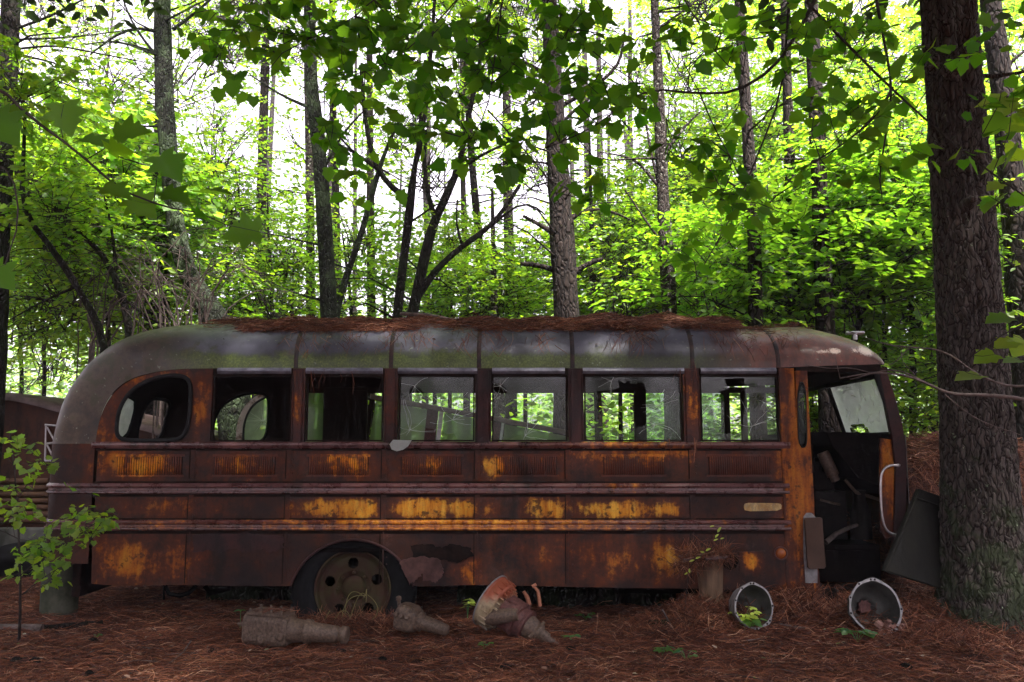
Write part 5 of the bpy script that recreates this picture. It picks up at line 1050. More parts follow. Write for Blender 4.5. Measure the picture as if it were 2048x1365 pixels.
T('pine_tree', 'thick dark double trunk standing left of the crooked mossy tree', 'tree', 12.0, [(316, 690), (316, 560), (318, 430), (322, 300), (326, 0)], [46, 44, 40, 30, 24], pb, 13, pines=2, twigs=4, limbs=[([(296, 690), (296, 560), (300, 440), (306, 330)], 22, 14)])
T('pine_tree', 'slim dark trunk rising a little left of the first roof rib', 'tree', 16, [(519, 690), (522, 400), (530, 150), (533, 0)], [22, 20, 18, 16], pb, 14, pines=2, twigs=6)
T('pine_tree', 'slim light flecked trunk close left of the grey green lichen trunk', 'tree', 14, [(622, 690), (620, 400), (616, 150), (614, 0)], [19, 18, 17, 15], fb, 13, pines=2, twigs=5)
T('mossy_tree', 'tall grey green lichen covered trunk behind the third window', 'tree', 11, [(661, 690), (655, 560), (646, 400), (636, 270), (622, 170), (619, 0)], [38, 34, 31, 29, 26, 24], mbk, 12, crowns=[(640, -280, 1.2, 'leaf')], limbs=[([(632, 270), (700, 300), (780, 350)], 9, 3), ([(628, 220), (560, 190), (500, 150)], 8, 3), ([(640, 350), (690, 260), (740, 210)], 7, 3)], twigs=4)
T('pine_tree', 'thin reddish trunk just right of the grey lichen trunk', 'tree', 17, [(679, 690), (672, 400), (665, 180), (664, 0)], [16, 15, 14, 12], pb, 14, pines=2, twigs=5)
T('slanting_tree', 'thin mossy stem slanting up to the right behind the third window', 'tree', 11.6, [(664, 690), (676, 600), (712, 500), (738, 420), (748, 370), (764, 310), (800, 240)], [16, 14, 13, 12, 11, 9, 6], mbk, 5.5, crowns=[(830, 215, .5, 'leaf')])
T('pine_tree', 'straight dark trunk rising beside the fourth window', 'tree', 16, [(743, 690), (742, 500), (740, 300), (739, 100)], [18, 17, 15, 13], pb, 14, pines=2, twigs=5)
T('forked_tree', 'nearly black stem forking at head height left of the pair', 'tree', 10, [(786, 690), (796, 630), (806, 520), (820, 430), (822, 390), (826, 330), (850, 250), (860, 120), (870, 0)], [24, 20, 18, 18, 16, 12, 10, 9, 7], db, 10,
  limbs=[([(818, 400), (780, 375), (755, 340), (738, 290), (728, 220), (722, 140)], 14, 7), ([(826, 340), (845, 300), (838, 200), (835, 120)], 8, 4), ([(755, 340), (700, 300), (660, 250)], 6, 3)], crowns=[(850, -150, 1.1, 'leaf'), (760, -120, .9, 'leaf')], twigs=3)
T('forked_tree', 'dark mossy stem with a long limb reaching right, right of the pair', 'tree', 10.5, [(812, 690), (826, 620), (848, 520), (862, 460), (868, 430), (890, 400), (918, 360), (924, 300), (940, 220), (965, 100), (985, 0)], [26, 23, 22, 20, 19, 16, 14, 12, 11, 9, 8], db, 10,
  limbs=[([(868, 430), (855, 390), (848, 330), (852, 260)], 11, 6), ([(832, 600), (870, 540), (925, 492), (980, 455), (1022, 400), (1040, 370)], 15, 7), ([(925, 492), (910, 450), (915, 400)], 6, 3), ([(980, 455), (1030, 410), (1060, 400), (1090, 430)], 6, 3), ([(920, 340), (960, 310), (1010, 290), (1060, 255)], 8, 4), ([(850, 560), (826, 520), (800, 510)], 5, 2)], crowns=[(985, -150, 1.1, 'leaf'), (905, 470, .35, 'leaf')], twigs=3)
T('pine_tree', 'thin trunk in the pale gap right of the forked pair', 'tree', 18, [(934, 690), (930, 500), (925, 330), (924, 0)], [13, 12, 11, 9], pb, 14, pines=2, twigs=5)
T('young_pine', 'slightly bowed grey trunk left of the stub branched pine', 'tree', 15, [(973, 690), (968, 600), (958, 480), (945, 340), (935, 200), (932, 0)], [18, 17, 16, 15, 14, 11], pb, 13, pines=2, twigs=8)
T('pine_tree', 'straight grey trunk close left of the stub branched pine', 'tree', 18, [(1022, 690), (1018, 500), (1014, 300), (1012, 0)], [22, 21, 19, 16], pb, 15, pines=2, twigs=8)
T('pine_tree', 'thick rough pine with broken stub branches behind the fifth and sixth windows', 'tree', 11, [(1136, 690), (1130, 560), (1122, 440), (1114, 300), (1106, 150), (1098, 0)], [58, 52, 49, 44, 38, 32], M['pinebark'], 13, pines=3, ps=1.2,
  limbs=[([(1112, 470), (1090, 452), (1060, 442), (1046, 432)], 12, 6), ([(1112, 542), (1090, 532), (1062, 526), (1040, 528)], 13, 8), ([(1150, 545), (1165, 532), (1185, 522), (1206, 518)], 13, 8), ([(1140, 440), (1152, 425), (1180, 416), (1220, 420), (1260, 440)], 10, 4), ([(1142, 430), (1148, 500), (1130, 560)], 9, 8), ([(1106, 330), (1060, 320), (1000, 330)], 5, 2), ([(1118, 215), (1190, 175), (1240, 130), (1250, 60)], 10, 5), ([(1096, 150), (1030, 115), (950, 80), (860, 65)], 9, 4), ([(1110, 260), (1160, 210), (1215, 170)], 8, 4)], twigs=14, sides=20)
T('flecked_pine', 'slender pale flecked trunk above the right end of the sixth window', 'tree', 10.6, [(1343, 690), (1336, 560), (1326, 400), (1320, 240), (1314, 100), (1309, 0)], [33, 30, 26, 24, 20, 17], fb, 12, pines=2,
  limbs=[([(1322, 380), (1270, 315), (1200, 305)], 8, 3), ([(1328, 310), (1370, 250), (1400, 225)], 8, 3), ([(1318, 370), (1300, 300), (1290, 230)], 7, 4), ([(1312, 60), (1370, 20), (1420, -20)], 6, 3), ([(1334, 500), (1290, 440), (1250, 380)], 7, 3)], twigs=10)
T('pine_tree', 'dark trunk fading into leaves above the seventh window', 'tree', 10.1, [(1512, 690), (1508, 440), (1496, 280), (1484, 100), (1478, 0)], [30, 27, 25, 23, 21], pb, 13, pines=2, twigs=8)
T('pine_tree', 'reddish grey trunk above the front door post', 'tree', 10.9, [(1590, 690), (1586, 500), (1577, 250), (1569, 0)], [24, 23, 21, 18], pb, 14, pines=2, twigs=7)
T('pine_tree', 'stout dark trunk above the doorway', 'tree', 10.3, [(1652, 690), (1644, 500), (1634, 250), (1622, 0)], [38, 35, 32, 27], pb, 14, pines=2, twigs=8)
T('pine_tree', 'tall bare trunk at the right edge behind the big pine', 'tree', 9.6, [(2065, 1000), (2050, 700), (2032, 450), (2008, 200), (1980, 0)], [60, 56, 50, 46, 40], pb, 13, pines=2, limbs=[([(1990, 150), (2040, 110), (2100, 60)], 9, 4)], twigs=6)
T('young_tree', 'thin straight stem right of the windshield pillar', 'tree', 11.5, [(1825, 900), (1826, 700), (1822, 560), (1810, 420)], [14, 13, 11, 8], pb, 6, crowns=[(1800, 380, .8, 'leaf')])
T('young_tree', 'slanting thin stem behind the roof lamp', 'tree', 11, [(1690, 760), (1702, 700), (1728, 610), (1760, 520), (1790, 430)], [15, 14, 12, 9, 6], pb, 5.5, crowns=[(1790, 400, .8, 'bright'), (1720, 470, .8, 'bright')])
T('pine_tree', 'trunk seen through the sixth window left of its post', 'tree', 12.5, [(1200, 960), (1196, 800), (1190, 700), (1185, 560)], [17, 16, 15, 12], pb, 6, crowns=[(1190, 520, .8, 'leaf')])
T('pine_tree', 'pale trunk seen through the fifth window', 'tree', 12.2, [(1002, 960), (998, 800), (992, 690), (988, 600)], [26, 24, 20, 15], fb, 5, crowns=[(985, 580, .6, 'leaf')])
T('pine_tree', 'dark trunk seen through the rear side window', 'tree', 11.5, [(332, 960), (330, 850), (328, 770), (325, 690)], [40, 38, 34, 30], db, 4.2, crowns=[(325, 600, .7, 'leaf')])
# high thin foliage of the tall trees, up to the top of the view
TALL = [o for o in bpy.data.objects if o.parent is None and o.get('category') == 'tree' and ORI[o.name].y > 11.5]
for k in range(64):
    px = random.uniform(-60, 2150); py = random.uniform(-60, 330)
    gap = (470 < px < 770 and 110 < py) or (180 < px < 310 and py < 120) or (860 < px < 1060 and 130 < py) or (1180 < px < 1300 and py < 150)
    if gap and random.random() < .85: continue
    Yk = random.uniform(13, 19); p = W(px, py, Yk); par = min(TALL, key=lambda o: (ORI[o.name] - Vector((p.x, p.y, ORI[o.name].z))).length)
    add_crown(par, p, random.choice(['sparse', 'sparse', 'leaf'] if px > 1250 else ['sparse', 'sparse', 'sparse', 'pinesparse']), random.uniform(.8, 1.15))
# crooked dark stems and bare thicket at left
T('crooked_sapling', 'dark S shaped bare stem above the rusted truck', 'tree', 8.6, [(215, 700), (202, 655), (182, 610), (150, 575), (126, 530), (100, 480), (62, 452), (42, 430), (40, 380), (48, 320), (50, 230)], [16, 15, 14, 13, 13, 12, 11, 10, 9, 8, 6], db, 4.6, crowns=[(50, 160, .55, 'maple'), (110, 400, .5, 'maple')], limbs=[([(150, 575), (90, 600), (20, 640)], 6, 3)])
T('crooked_sapling', 'long slanting bare stem crossing behind the S shaped one', 'tree', 9.4, [(262, 700), (255, 610), (232, 540), (180, 480), (120, 430), (60, 370), (10, 320)], [17, 15, 13, 11, 10, 8, 6], db, 4.6, crowns=[(40, 330, .7, 'leaf'), (150, 420, .7, 'leaf')], limbs=[([(232, 540), (225, 460), (205, 380)], 8, 4), ([(250, 600), (300, 640), (350, 660)], 6, 3)])
th = empty('bare_shrub', (W(280, 800, 8.95).x, 8.95 + .4, 0), 'tangle of bare arching twigs behind the rear roof corner', 'shrub'); mb = MB(); rr = random.Random(21)
for k in range(46):
    x0 = rr.uniform(150, 420); Yk = rr.uniform(9.1, 10.0); h = rr.uniform(90, 300); dx = rr.uniform(-260, 240); p0 = Vector((W(x0, 700, Yk).x, Yk, 0)); p1 = W(x0 + dx * .4, 660 - h, Yk); p2 = W(x0 + dx, 660 - h * rr.uniform(.1, .8), Yk - rr.uniform(0, .5)); pm = W(x0, 690, Yk)
    L = [pm.lerp(p1, t).lerp(p1.lerp(p2, t), t) + Vector((rr.uniform(-.02, .02), 0, rr.uniform(-.02, .02))) for t in np.linspace(0, 1, 9)]; r0 = rr.uniform(.005, .013); mb.tube([p0] + L, [r0 * 1.2] + list(np.linspace(r0, .002, 9)), 5)
    for q in range(4): a_ = rr.choice(L[3:]); mb.tube([a_, a_ + Vector((rr.uniform(-.35, .35), rr.uniform(-.1, .1), rr.uniform(-.25, .2)))], [.004, .0015], 4)
obj('stems', mb, M['twig_pale'], th)
# bright young trees of the understory that one can tell apart
T('beech_sapling', 'sunlit yellow green young tree spreading above the front half of the roof', 'tree', 10.6, [(1500, 700), (1498, 600), (1510, 520), (1530, 440)], [9, 8, 6, 4], pb, 4.8, crowns=[(1420, 600, .8, 'bright'), (1520, 590, .9, 'bright'), (1610, 600, .8, 'bright'), (1500, 490, .8, 'bright'), (1600, 480, .9, 'bright'), (1560, 400, .8, 'bright')])
T('beech_sapling', 'bright leafy young tree between the doorway trunks and the big pine', 'tree', 11.2, [(1770, 760), (1768, 600), (1760, 480), (1750, 360)], [9, 8, 6, 4], pb, 5.6, crowns=[(1700, 560, .9, 'bright'), (1790, 580, .9, 'leaf'), (1720, 430, .9, 'bright'), (1800, 440, .9, 'bright'), (1760, 330, .9, 'leaf'), (1700, 300, .8, 'leaf')])
T('beech_sapling', 'leafy young tree seen beyond the windshield', 'tree', 12, [(1640, 900), (1642, 800), (1650, 700)], [9, 8, 5], pb, 3.6, crowns=[(1640, 800, .8, 'bright'), (1700, 760, .8, 'bright'), (1620, 860, .8, 'leaf'), (1860, 800, .9, 'leaf'), (1900, 660, 1.0, 'leaf')])
T('beech_sapling', 'green young tree at the right edge beyond the big pine', 'tree', 10.2, [(2030, 900), (2036, 700), (2030, 500), (2020, 350)], [10, 9, 7, 4], pb, 6, crowns=[(2030, 700, .9, 'leaf'), (2040, 560, .9, 'bright'), (2010, 420, .9, 'leaf'), (2060, 300, .9, 'leaf'), (2010, 800, .8, 'leaf')])
T('beech_sapling', 'green young tree filling the space left of the crooked mossy tree', 'tree', 10.8, [(220, 760), (215, 600), (200, 480), (190, 360)], [9, 8, 6, 4], pb, 5.6, crowns=[(140, 560, .9, 'leaf'), (230, 520, .9, 'leaf'), (120, 440, .9, 'maple'), (230, 400, .9, 'maple'), (150, 320, .9, 'maple'), (260, 330, .8, 'maple'), (60, 600, .9, 'leaf')])
T('beech_sapling', 'light green young tree between the crooked tree and the lichen trunk', 'tree', 12.4, [(540, 760), (545, 620), (540, 520), (535, 430)], [9, 8, 6, 4], pb, 5, crowns=[(470, 590, .8, 'leaf'), (560, 600, .8, 'leaf'), (500, 490, .9, 'leaf'), (560, 500, .8, 'sparse'), (460, 400, .9, 'leaf'), (440, 300, .8, 'sparse')])
T('beech_sapling', 'light green bush between the bowed trunk and the forked pair', 'bush', 13, [(900, 760), (905, 640), (900, 560)], [8, 7, 4], pb, 3.8, crowns=[(880, 600, .8, 'bright'), (960, 590, .7, 'leaf'), (920, 530, .8, 'leaf'), (1040, 600, .7, 'leaf')])
T('beech_sapling', 'green bush right of the stub branched pine', 'bush', 12.6, [(1240, 760), (1245, 640), (1240, 540)], [8, 7, 4], pb, 4, crowns=[(1230, 590, .9, 'leaf'), (1270, 500, .9, 'leaf'), (1210, 470, .7, 'sparse'), (1290, 420, .8, 'leaf'), (1420, 480, .9, 'leaf'), (1400, 400, .8, 'leaf')])
# the rest of the young growth: nothing tells these apart
TOPX = [-300, 0, 250, 400, 520, 620, 780, 900, 1050, 1250, 1400, 1550, 1700, 2300]; TOPY = [200, 210, 250, 300, 420, 470, 450, 460, 400, 380, 300, 220, 170, 150]
def top_at(px): return float(np.interp(px, TOPX, TOPY))
for k in range(24):
    px = -120 + 2290 * (k + random.uniform(.1, .9)) / 24; Y = random.uniform(12.5, 17.5); ty = top_at(px) + random.uniform(0, 120); ys_ = np.arange(ty, 700, 1400 / Y)
    T('young_tree', 'slender young broadleaf tree in the green undergrowth behind the bus', 'tree', Y, [(px, 760), (px + random.uniform(-10, 10), 600), (px + random.uniform(-20, 20), ty)], [8, 7, 3], random.choice([pb, db]), W(px, ty, Y).z,
      crowns=[(px + random.uniform(-50, 50), y + random.uniform(-20, 20), random.uniform(.7, 1.05), random.choice(['leaf', 'maple', 'bright', 'bright', 'sparse'] if px > 1150 else (['leaf', 'maple', 'bright', 'sparse'] if px < 450 else ['sparse', 'sparse', 'bright']))) for y in ys_], group='young trees in the undergrowth')
# low growth behind the bus and the far woods, which nobody could count
cl = Cloud(); n_ = 15000; Y = RNG.uniform(10.5, 19, n_); px = RNG.uniform(-150, 2200, n_); x = (px - 1024) / FPX * Y; cellh = .7 + .9 * (.5 + .5 * np.sin(x * 1.7 + Y * 1.1)) * (.5 + .5 * np.sin(Y * 2.3 - x * .6)); z = gz(x, Y) + cellh * RNG.random(n_) ** .8 * 1.6
pos = np.stack([x, Y, z], 1); a = RNG.uniform(0, 6.28, n_); d = np.stack([np.cos(a), np.sin(a), RNG.normal(-.15, .2, n_)], 1); nr = unit(np.array([0, 0, 1.0]) + RNG.normal(0, .5, (n_, 3))); cl.add(place(OVAL[0], pos, d, nr, RNG.uniform(.08, .16, n_)), OVAL[1])
m = 1500; i = RNG.integers(0, n_, m); b = pos[i].copy(); b[:, 2] = gz(b[:, 0], b[:, 1]); b[:, :2] += RNG.normal(0, .15, (m, 2)); ribbons(cl, b, pos[i], np.full(m, .006), 1, .05)
tag(link('undergrowth', cl.mesh('undergrowth', [M['leaf'], M['twig']])), 'low leafy undergrowth on the forest floor beyond the bus', kind='stuff')
cl = Cloud(); n_ = 48000; Y = 19 + 26 * RNG.random(n_); px = RNG.uniform(-150, 2200, n_); ty = np.interp(px, TOPX, TOPY) + 30
tree_id = np.floor(px / 2350 * 90 + Y * 3.1); hsh = np.sin(tree_id * 12.9898) * 43758.5453; hsh = hsh - np.floor(hsh); ty2 = ty + hsh * 230 - 40 * (px > 1300)
py = ty2 + (930 - ty2) * RNG.random(n_) ** .9; dxp = (px - 1024) / FPX; dyp = (682.5 - py) / FPX; dy_ = math.cos(PITCH) - dyp * math.sin(PITCH); dz_ = math.sin(PITCH) + dyp * math.cos(PITCH)
pos = np.stack([dxp * Y / dy_, Y, np.maximum(CAM_Z + dz_ * Y / dy_, .1)], 1); a = RNG.uniform(0, 6.28, n_); d = np.stack([np.cos(a), np.sin(a), RNG.normal(-.15, .25, n_)], 1); nr = unit(np.array([0, 0, 1.0]) + RNG.normal(0, .55, (n_, 3)))
cl.add(place(OVAL[0], pos, d, nr, RNG.uniform(.13, .26, n_)), OVAL[1])
n_ = 34000; Y = RNG.uniform(18, 46, n_); x = RNG.uniform(-.72, .72, n_) * Y; pos = np.stack([x, Y, .2 + 4.2 * RNG.random(n_) ** 1.2], 1); a = RNG.uniform(0, 6.28, n_); d = np.stack([np.cos(a), np.sin(a), RNG.normal(-.15, .25, n_)], 1); nr = unit(np.array([0, -.4, 1.0]) + RNG.normal(0, .6, (n_, 3)))
cl.add(place(OVAL[0], pos, d, nr, RNG.uniform(.14, .28, n_)), OVAL[1])
for k in range(30):
    Yk = RNG.uniform(20, 44); xk = RNG.uniform(-.68, .68) * Yk; mb = MB(); r = RNG.uniform(.06, .17); mb.tube([(xk, Yk, 0), (xk + RNG.uniform(-.2, .2), Yk, 5), (xk + RNG.uniform(-.4, .4), Yk, 15)], [r, r * .85, r * .4], 8); cl.addmb(mb, 1)
tag(link('far_woods', cl.mesh('far_woods', [M['leaf_far'], M['pinebark']])), 'distant leafy woods closing the view behind the bus', kind='stuff')
cl = Cloud(); n_ = 62000; a = RNG.uniform(0, 6.28, n_); r = RNG.uniform(8, 22, n_); x, y = r * np.cos(a), r * np.sin(a) - 1; k = ~((y > 3) & (np.abs(x) < y * .66 + 1.5)) & ~((np.abs(x) < 6) & (y > 0)); x, y = x[k], y[k]; n_ = len(x); z = 11.5 * RNG.random(n_)
pos = np.stack([x, y, z], 1); a = RNG.uniform(0, 6.28, n_); d = np.stack([np.cos(a), np.sin(a), RNG.normal(-.15, .25, n_)], 1); nr = unit(np.array([0, 0, 1.0]) + RNG.normal(0, .6, (n_, 3))); cl.add(place(OVAL[0], pos, d, nr, RNG.uniform(.2, .36, n_)), OVAL[1])
for k in range(60):
    ak = RNG.uniform(0, 6.28); rk = RNG.uniform(7, 20); xk, yk = rk * math.cos(ak), rk * math.sin(ak) - 1
    if (yk > 2 and abs(xk) < yk * .66 + 2): continue
    mb = MB(); q = RNG.uniform(.08, .2); mb.tube([(xk, yk, 0), (xk, yk, 6), (xk, yk, 14)], [q, q * .85, q * .4], 8); cl.addmb(mb, 1)
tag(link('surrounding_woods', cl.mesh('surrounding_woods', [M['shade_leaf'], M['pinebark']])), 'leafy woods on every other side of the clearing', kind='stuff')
# ---------------------------------------------------------------- the big plated pine at right
bp = empty('big_pine', (W(1972, 1190, 6.5).x, 6.5, float(gz(3.5, 6.5))), 'large rough barked pine with pale lichen spots standing right of the bus', 'tree')
cen = [(1985, 1330), (1974, 1190), (1968, 1100), (1955, 900), (1943, 700), (1928, 450), (1914, 250), (1899, 60), (1884, -150), (1860, -500), (1820, -1100)]; wd = [190, 168, 152, 138, 128, 118, 112, 110, 106, 98, 80]
zs_, xs_, rs_ = [], [], []
for (x, y), w_ in zip(cen, wd): p = W(x, y, 6.5); zs_.append(p.z); xs_.append(p.x); rs_.append(w_ * 6.5 / FPX / 2)
n_ = 150; rows = []; zl = list(np.arange(-.05, 4.3, .022)) + [5, 7, 10.5]
for z in zl:
    cx, r = float(np.interp(z, zs_, xs_)), float(np.interp(z, zs_, rs_)); row = []
    r *= 1 + .22 * math.exp(-max(z, 0) / .22)
    for j in range(n_ + 1):
        t = 2 * math.pi * (j % n_) / n_; q = Vector((math.cos(t) * r * 15, math.sin(t) * r * 15, z * 2.6)); q += Vector((noise.noise(q * .9), noise.noise(q * .9 + Vector((9, 0, 0))), noise.noise(q * .8))) * 1.1 + Vector((noise.noise(q * 3), noise.noise(q * 3 + Vector((5, 0, 0))), 0)) * .3
        dd, _ = noise.voronoi(q); cr = min(1, max(0, (dd[1] - dd[0]) / (.16 + .28 * abs(noise.noise(q * .35 + Vector((3, 1, 0))))))); cr = cr * cr * (3 - 2 * cr)
        rr_ = r * (1 + .05 * noise.noise(Vector((math.cos(t) * 1.5, math.sin(t) * 1.5, z * .8)))) + .018 * (cr - 1) + .014 * noise.noise(q * 1.1) + .008 * noise.noise(q * 3.1) + .005 * noise.noise(q * 8)
        if t < .0 : pass
        row.append(Vector((cx + math.cos(t) * rr_, 6.5 + math.sin(t) * rr_, z)))
    rows.append(row)
mb = MB(); mb.grid(rows); 
for (x, y, r, L) in ((1912, 128, .05, .06), (1926, 108, .035, .07), (1870, 118, .03, .03), (1945, 400, .03, .03)): 
    c = W(x, y, 6.16); mb.lathe([(-.08, r * 1.7), (0, r * 1.15), (L, r * .8), (L + .01, r * .3)], c, (random.uniform(-.3, .3), -1, .3), 12)
trunkmb(mb, [W(1950, 152, 6.5), W(1985, 156, 6.45), W(2030, 154, 6.4), W(2080, 135, 6.3)], [.022, .018, .014, .01], 8)
obj('trunk', mb, M['pinebark_big'], bp)
for k in range(3): t = random.uniform(0, 6.28); add_crown(bp, Vector((2.2 + 1.2 * math.cos(t), 6.3 + 1.2 * math.sin(t), 10.6 + .6 * k)), 'pine', 1.1)
# ---------------------------------------------------------------- near maples whose boughs hang into the view
def hanging(name, label, base, stem, boughs, clusters, leafsize, Yd, mat, twigr=.0035, extra=(), tops=(), dens=1.0):
    e = empty(name, base, label, 'tree'); mb = MB(); trunkmb(mb, stem[0], stem[1], 12)
    BP = []
    for pts, r0, r1 in boughs:
        Q = [p if isinstance(p, Vector) else W(p[0], p[1], p[2] if len(p) > 2 else Yd) for p in pts]
        for _ in range(1): Q = [Vector(q) for q in chaikin([tuple(q) for q in Q], 1, False)]
        fine = []
        for i in range(len(Q) - 1):
            k = max(1, int((Q[i + 1] - Q[i]).length / .08)); fine += [Q[i].lerp(Q[i + 1], j / k) for j in range(k)]
        fine.append(Q[-1]); mb.tube(fine, list(np.linspace(r0, r1, len(fine))), 7); BP += fine
    obj('trunk', mb, M['twig'], e); BPn = np.array([tuple(p) for p in BP]); cl = Cloud(); P, D, NR, SZ = [], [], [], []; ta, tb = [], []; g = np.random.default_rng(len(label))
    for cx, cy, rx, ry, n, dY in clusters:
        for k in range(max(1, round(n * dens / 5))):
            u = g.uniform(-1, 1, 2); 
            while u @ u > 1: u = g.uniform(-1, 1, 2)
            c = np.array(W(cx + u[0] * rx, cy + u[1] * ry, Yd + dY + g.uniform(-.45, .45))); dist = np.linalg.norm(BPn - c, axis=1); q = BPn[int(np.argmin(dist + g.uniform(0, .25, len(dist))))]
            ta.append(q); tb.append(c); td = unit(c - q)
            for j in range(5):
                f = g.uniform(.45, 1.08); pos = q + (c - q) * f; o_ = g.normal(0, 1, 3) * [1, 1, .5]; d = unit(o_ + td * .5 + np.array([0, 0, -.35])); pet = g.uniform(.02, .07); p1 = pos + d * pet; ta.append(pos); tb.append(p1)
                P.append(p1); D.append(d + np.array([0, 0, -.15])); NR.append(unit(np.array([0, 0, 1.0]) + g.normal(0, .45, 3))); SZ.append(leafsize * g.uniform(.65, 1.2))
    for (x, y, Y, size, dx, dz, nx_, ny_, nz2) in extra:
        p = np.array(W(x, y, Y)); d = unit(np.array([dx, -.15, dz])); dist = np.linalg.norm(BPn - p, axis=1); q = BPn[int(np.argmin(dist))]; s0 = p - d * size * .5; ta.append(q); tb.append(s0); P.append(s0); D.append(d); NR.append(unit(np.array([nx_, ny_, nz2]))); SZ.append(size * .85)
    ta, tb = np.array(ta), np.array(tb); wdt = np.where(np.linalg.norm(tb - ta, axis=1) > .09, twigr, twigr * .4); ribbons(cl, ta, tb, wdt, 1, .08, g)
    TM = STAR if not clusters else MAPLE; cl.add(place(TM[0], np.array(P), np.array(D), np.array(NR), np.array(SZ)), TM[1]); link('crown', cl.mesh('crown', [mat, M['twig']], base), e, base)
    for (x, y, z, k) in tops: add_crown(e, Vector((x, y, z)), k, 1.15)
    return e
V3 = Vector
hanging('maple_tree', 'maple whose dark leafy boughs hang across the top of the view', V3((3.1, 3.6, 0)), ([V3((3.1, 3.6, -.05)), V3((3.05, 3.65, 2)), V3((2.9, 3.8, 3.9)), V3((1.9, 4.1, 4.6)), V3((.6, 4.3, 4.75)), V3((-.9, 4.3, 4.7)), V3((-1.8, 4.2, 4.5))], [.09, .08, .07, .055, .045, .03, .02]),
        [([V3((1.9, 4.1, 4.6)), (1660, -60), (1600, 60), (1545, 140), (1470, 185), (1400, 188), (1300, 178), (1240, 215)], .016, .004),
         ([V3((1.7, 4.1, 4.6)), (1580, -60), (1575, 60), (1562, 190), (1520, 300), (1470, 420), (1420, 510), (1385, 570)], .010, .002),
         ([V3((2.1, 4.05, 4.5)), (1590, -20), (1690, 85), (1780, 175), (1880, 265), (1960, 330), (2060, 400)], .012, .004),
         ([V3((2.4, 3.95, 4.4)), (1745, -40), (1768, 80), (1785, 175), (1772, 270), (1758, 350), (1765, 400)], .016, .002),
         ([(1785, 175), (1760, 225), (1700, 280), (1620, 330)], .009, .003),
         ([V3((.3, 4.3, 4.7)), (1010, -40), (985, 150), (975, 220), (930, 300), (880, 400)], .008, .002),
         ([V3((.2, 4.3, 4.7)), (950, -40), (860, 60), (790, 120), (710, 150), (650, 170)], .008, .002),
         ([V3((-.4, 4.3, 4.7)), (800, -60), (730, 20), (650, 70), (540, 95)], .007, .002),
         ([(975, 220), (1040, 290), (1090, 350), (1130, 400)], .005, .002),
         ([V3((.9, 4.3, 4.7)), (1090, -40), (1120, 40), (1190, 110), (1280, 170), (1350, 260)], .007, .002),
         ([V3((1.4, 4.2, 4.7)), (1330, -60), (1400, 50), (1440, 120), (1500, 160)], .006, .002),
         ([V3((-1.2, 4.3, 4.65)), (560, -80), (480, 40), (430, 120), (400, 170)], .006, .002),
         ([(1240, 215), (1180, 260), (1060, 310), (960, 320)], .004, .002), ([(1400, 188), (1430, 260), (1470, 330), (1440, 400)], .004, .002)],
        [(560, 60, 130, 75, 75, 0), (720, 70, 120, 90, 105, .2), (880, 110, 120, 110, 110, 0), (1040, 90, 110, 110, 110, .2), (1180, 90, 100, 80, 70, 0), (760, 190, 90, 60, 35, 0), (900, 250, 90, 60, 40, 0), (1080, 240, 110, 70, 55, 0), (1230, 200, 80, 50, 40, 0), (1010, 350, 60, 45, 18, 0), (1180, 370, 60, 40, 20, 0), (740, 370, 50, 35, 14, 0), (1330, 60, 90, 60, 25, 0), (1440, 60, 70, 60, 25, 0),
         (1520, 60, 80, 60, 40, 0), (1430, 290, 65, 55, 30, 0), (1440, 380, 60, 45, 28, 0), (1330, 320, 40, 30, 10, 0), (1340, 490, 35, 30, 9, 0), (1620, 90, 80, 70, 40, 0), (1700, 60, 80, 50, 35, 0), (1740, 180, 70, 60, 25, 0), (1640, 200, 80, 60, 24, 0), (1680, 320, 90, 50, 24, 0), (1760, 320, 60, 50, 14, 0), (1870, 60, 70, 60, 14, -.3), (1980, 200, 50, 60, 12, -.3), (1890, 300, 50, 30, 10, -.2), (2010, 60, 50, 60, 14, -.3), (420, 60, 70, 60, 30, 0), (470, 140, 60, 50, 22, 0), (640, 330, 40, 60, 12, 0), (1560, 400, 60, 60, 14, 0)],
          .08, 4.3, M['leaf_near'], dens=1.2, tops=[(x + .5 * math.sin(7 * y), y, 5.5 + .36 * max(0, y - 4) + .5 * math.sin(3 * x + y) ** 2, 'shade_canopy') for i, x in enumerate((-4.6, -3.4, -2.2, -1.0, .2, 1.4, 2.6, 3.8, 5.0)) for j, y in enumerate((-1.4, .0, 1.4, 2.8, 4.2, 5.6, 7.0)) if (i * 5 + j * 3) % 7 and not (j == 3 and 1 < i < 7 and i % 2)])  # unseen overhead clumps added to shade the bus and foreground
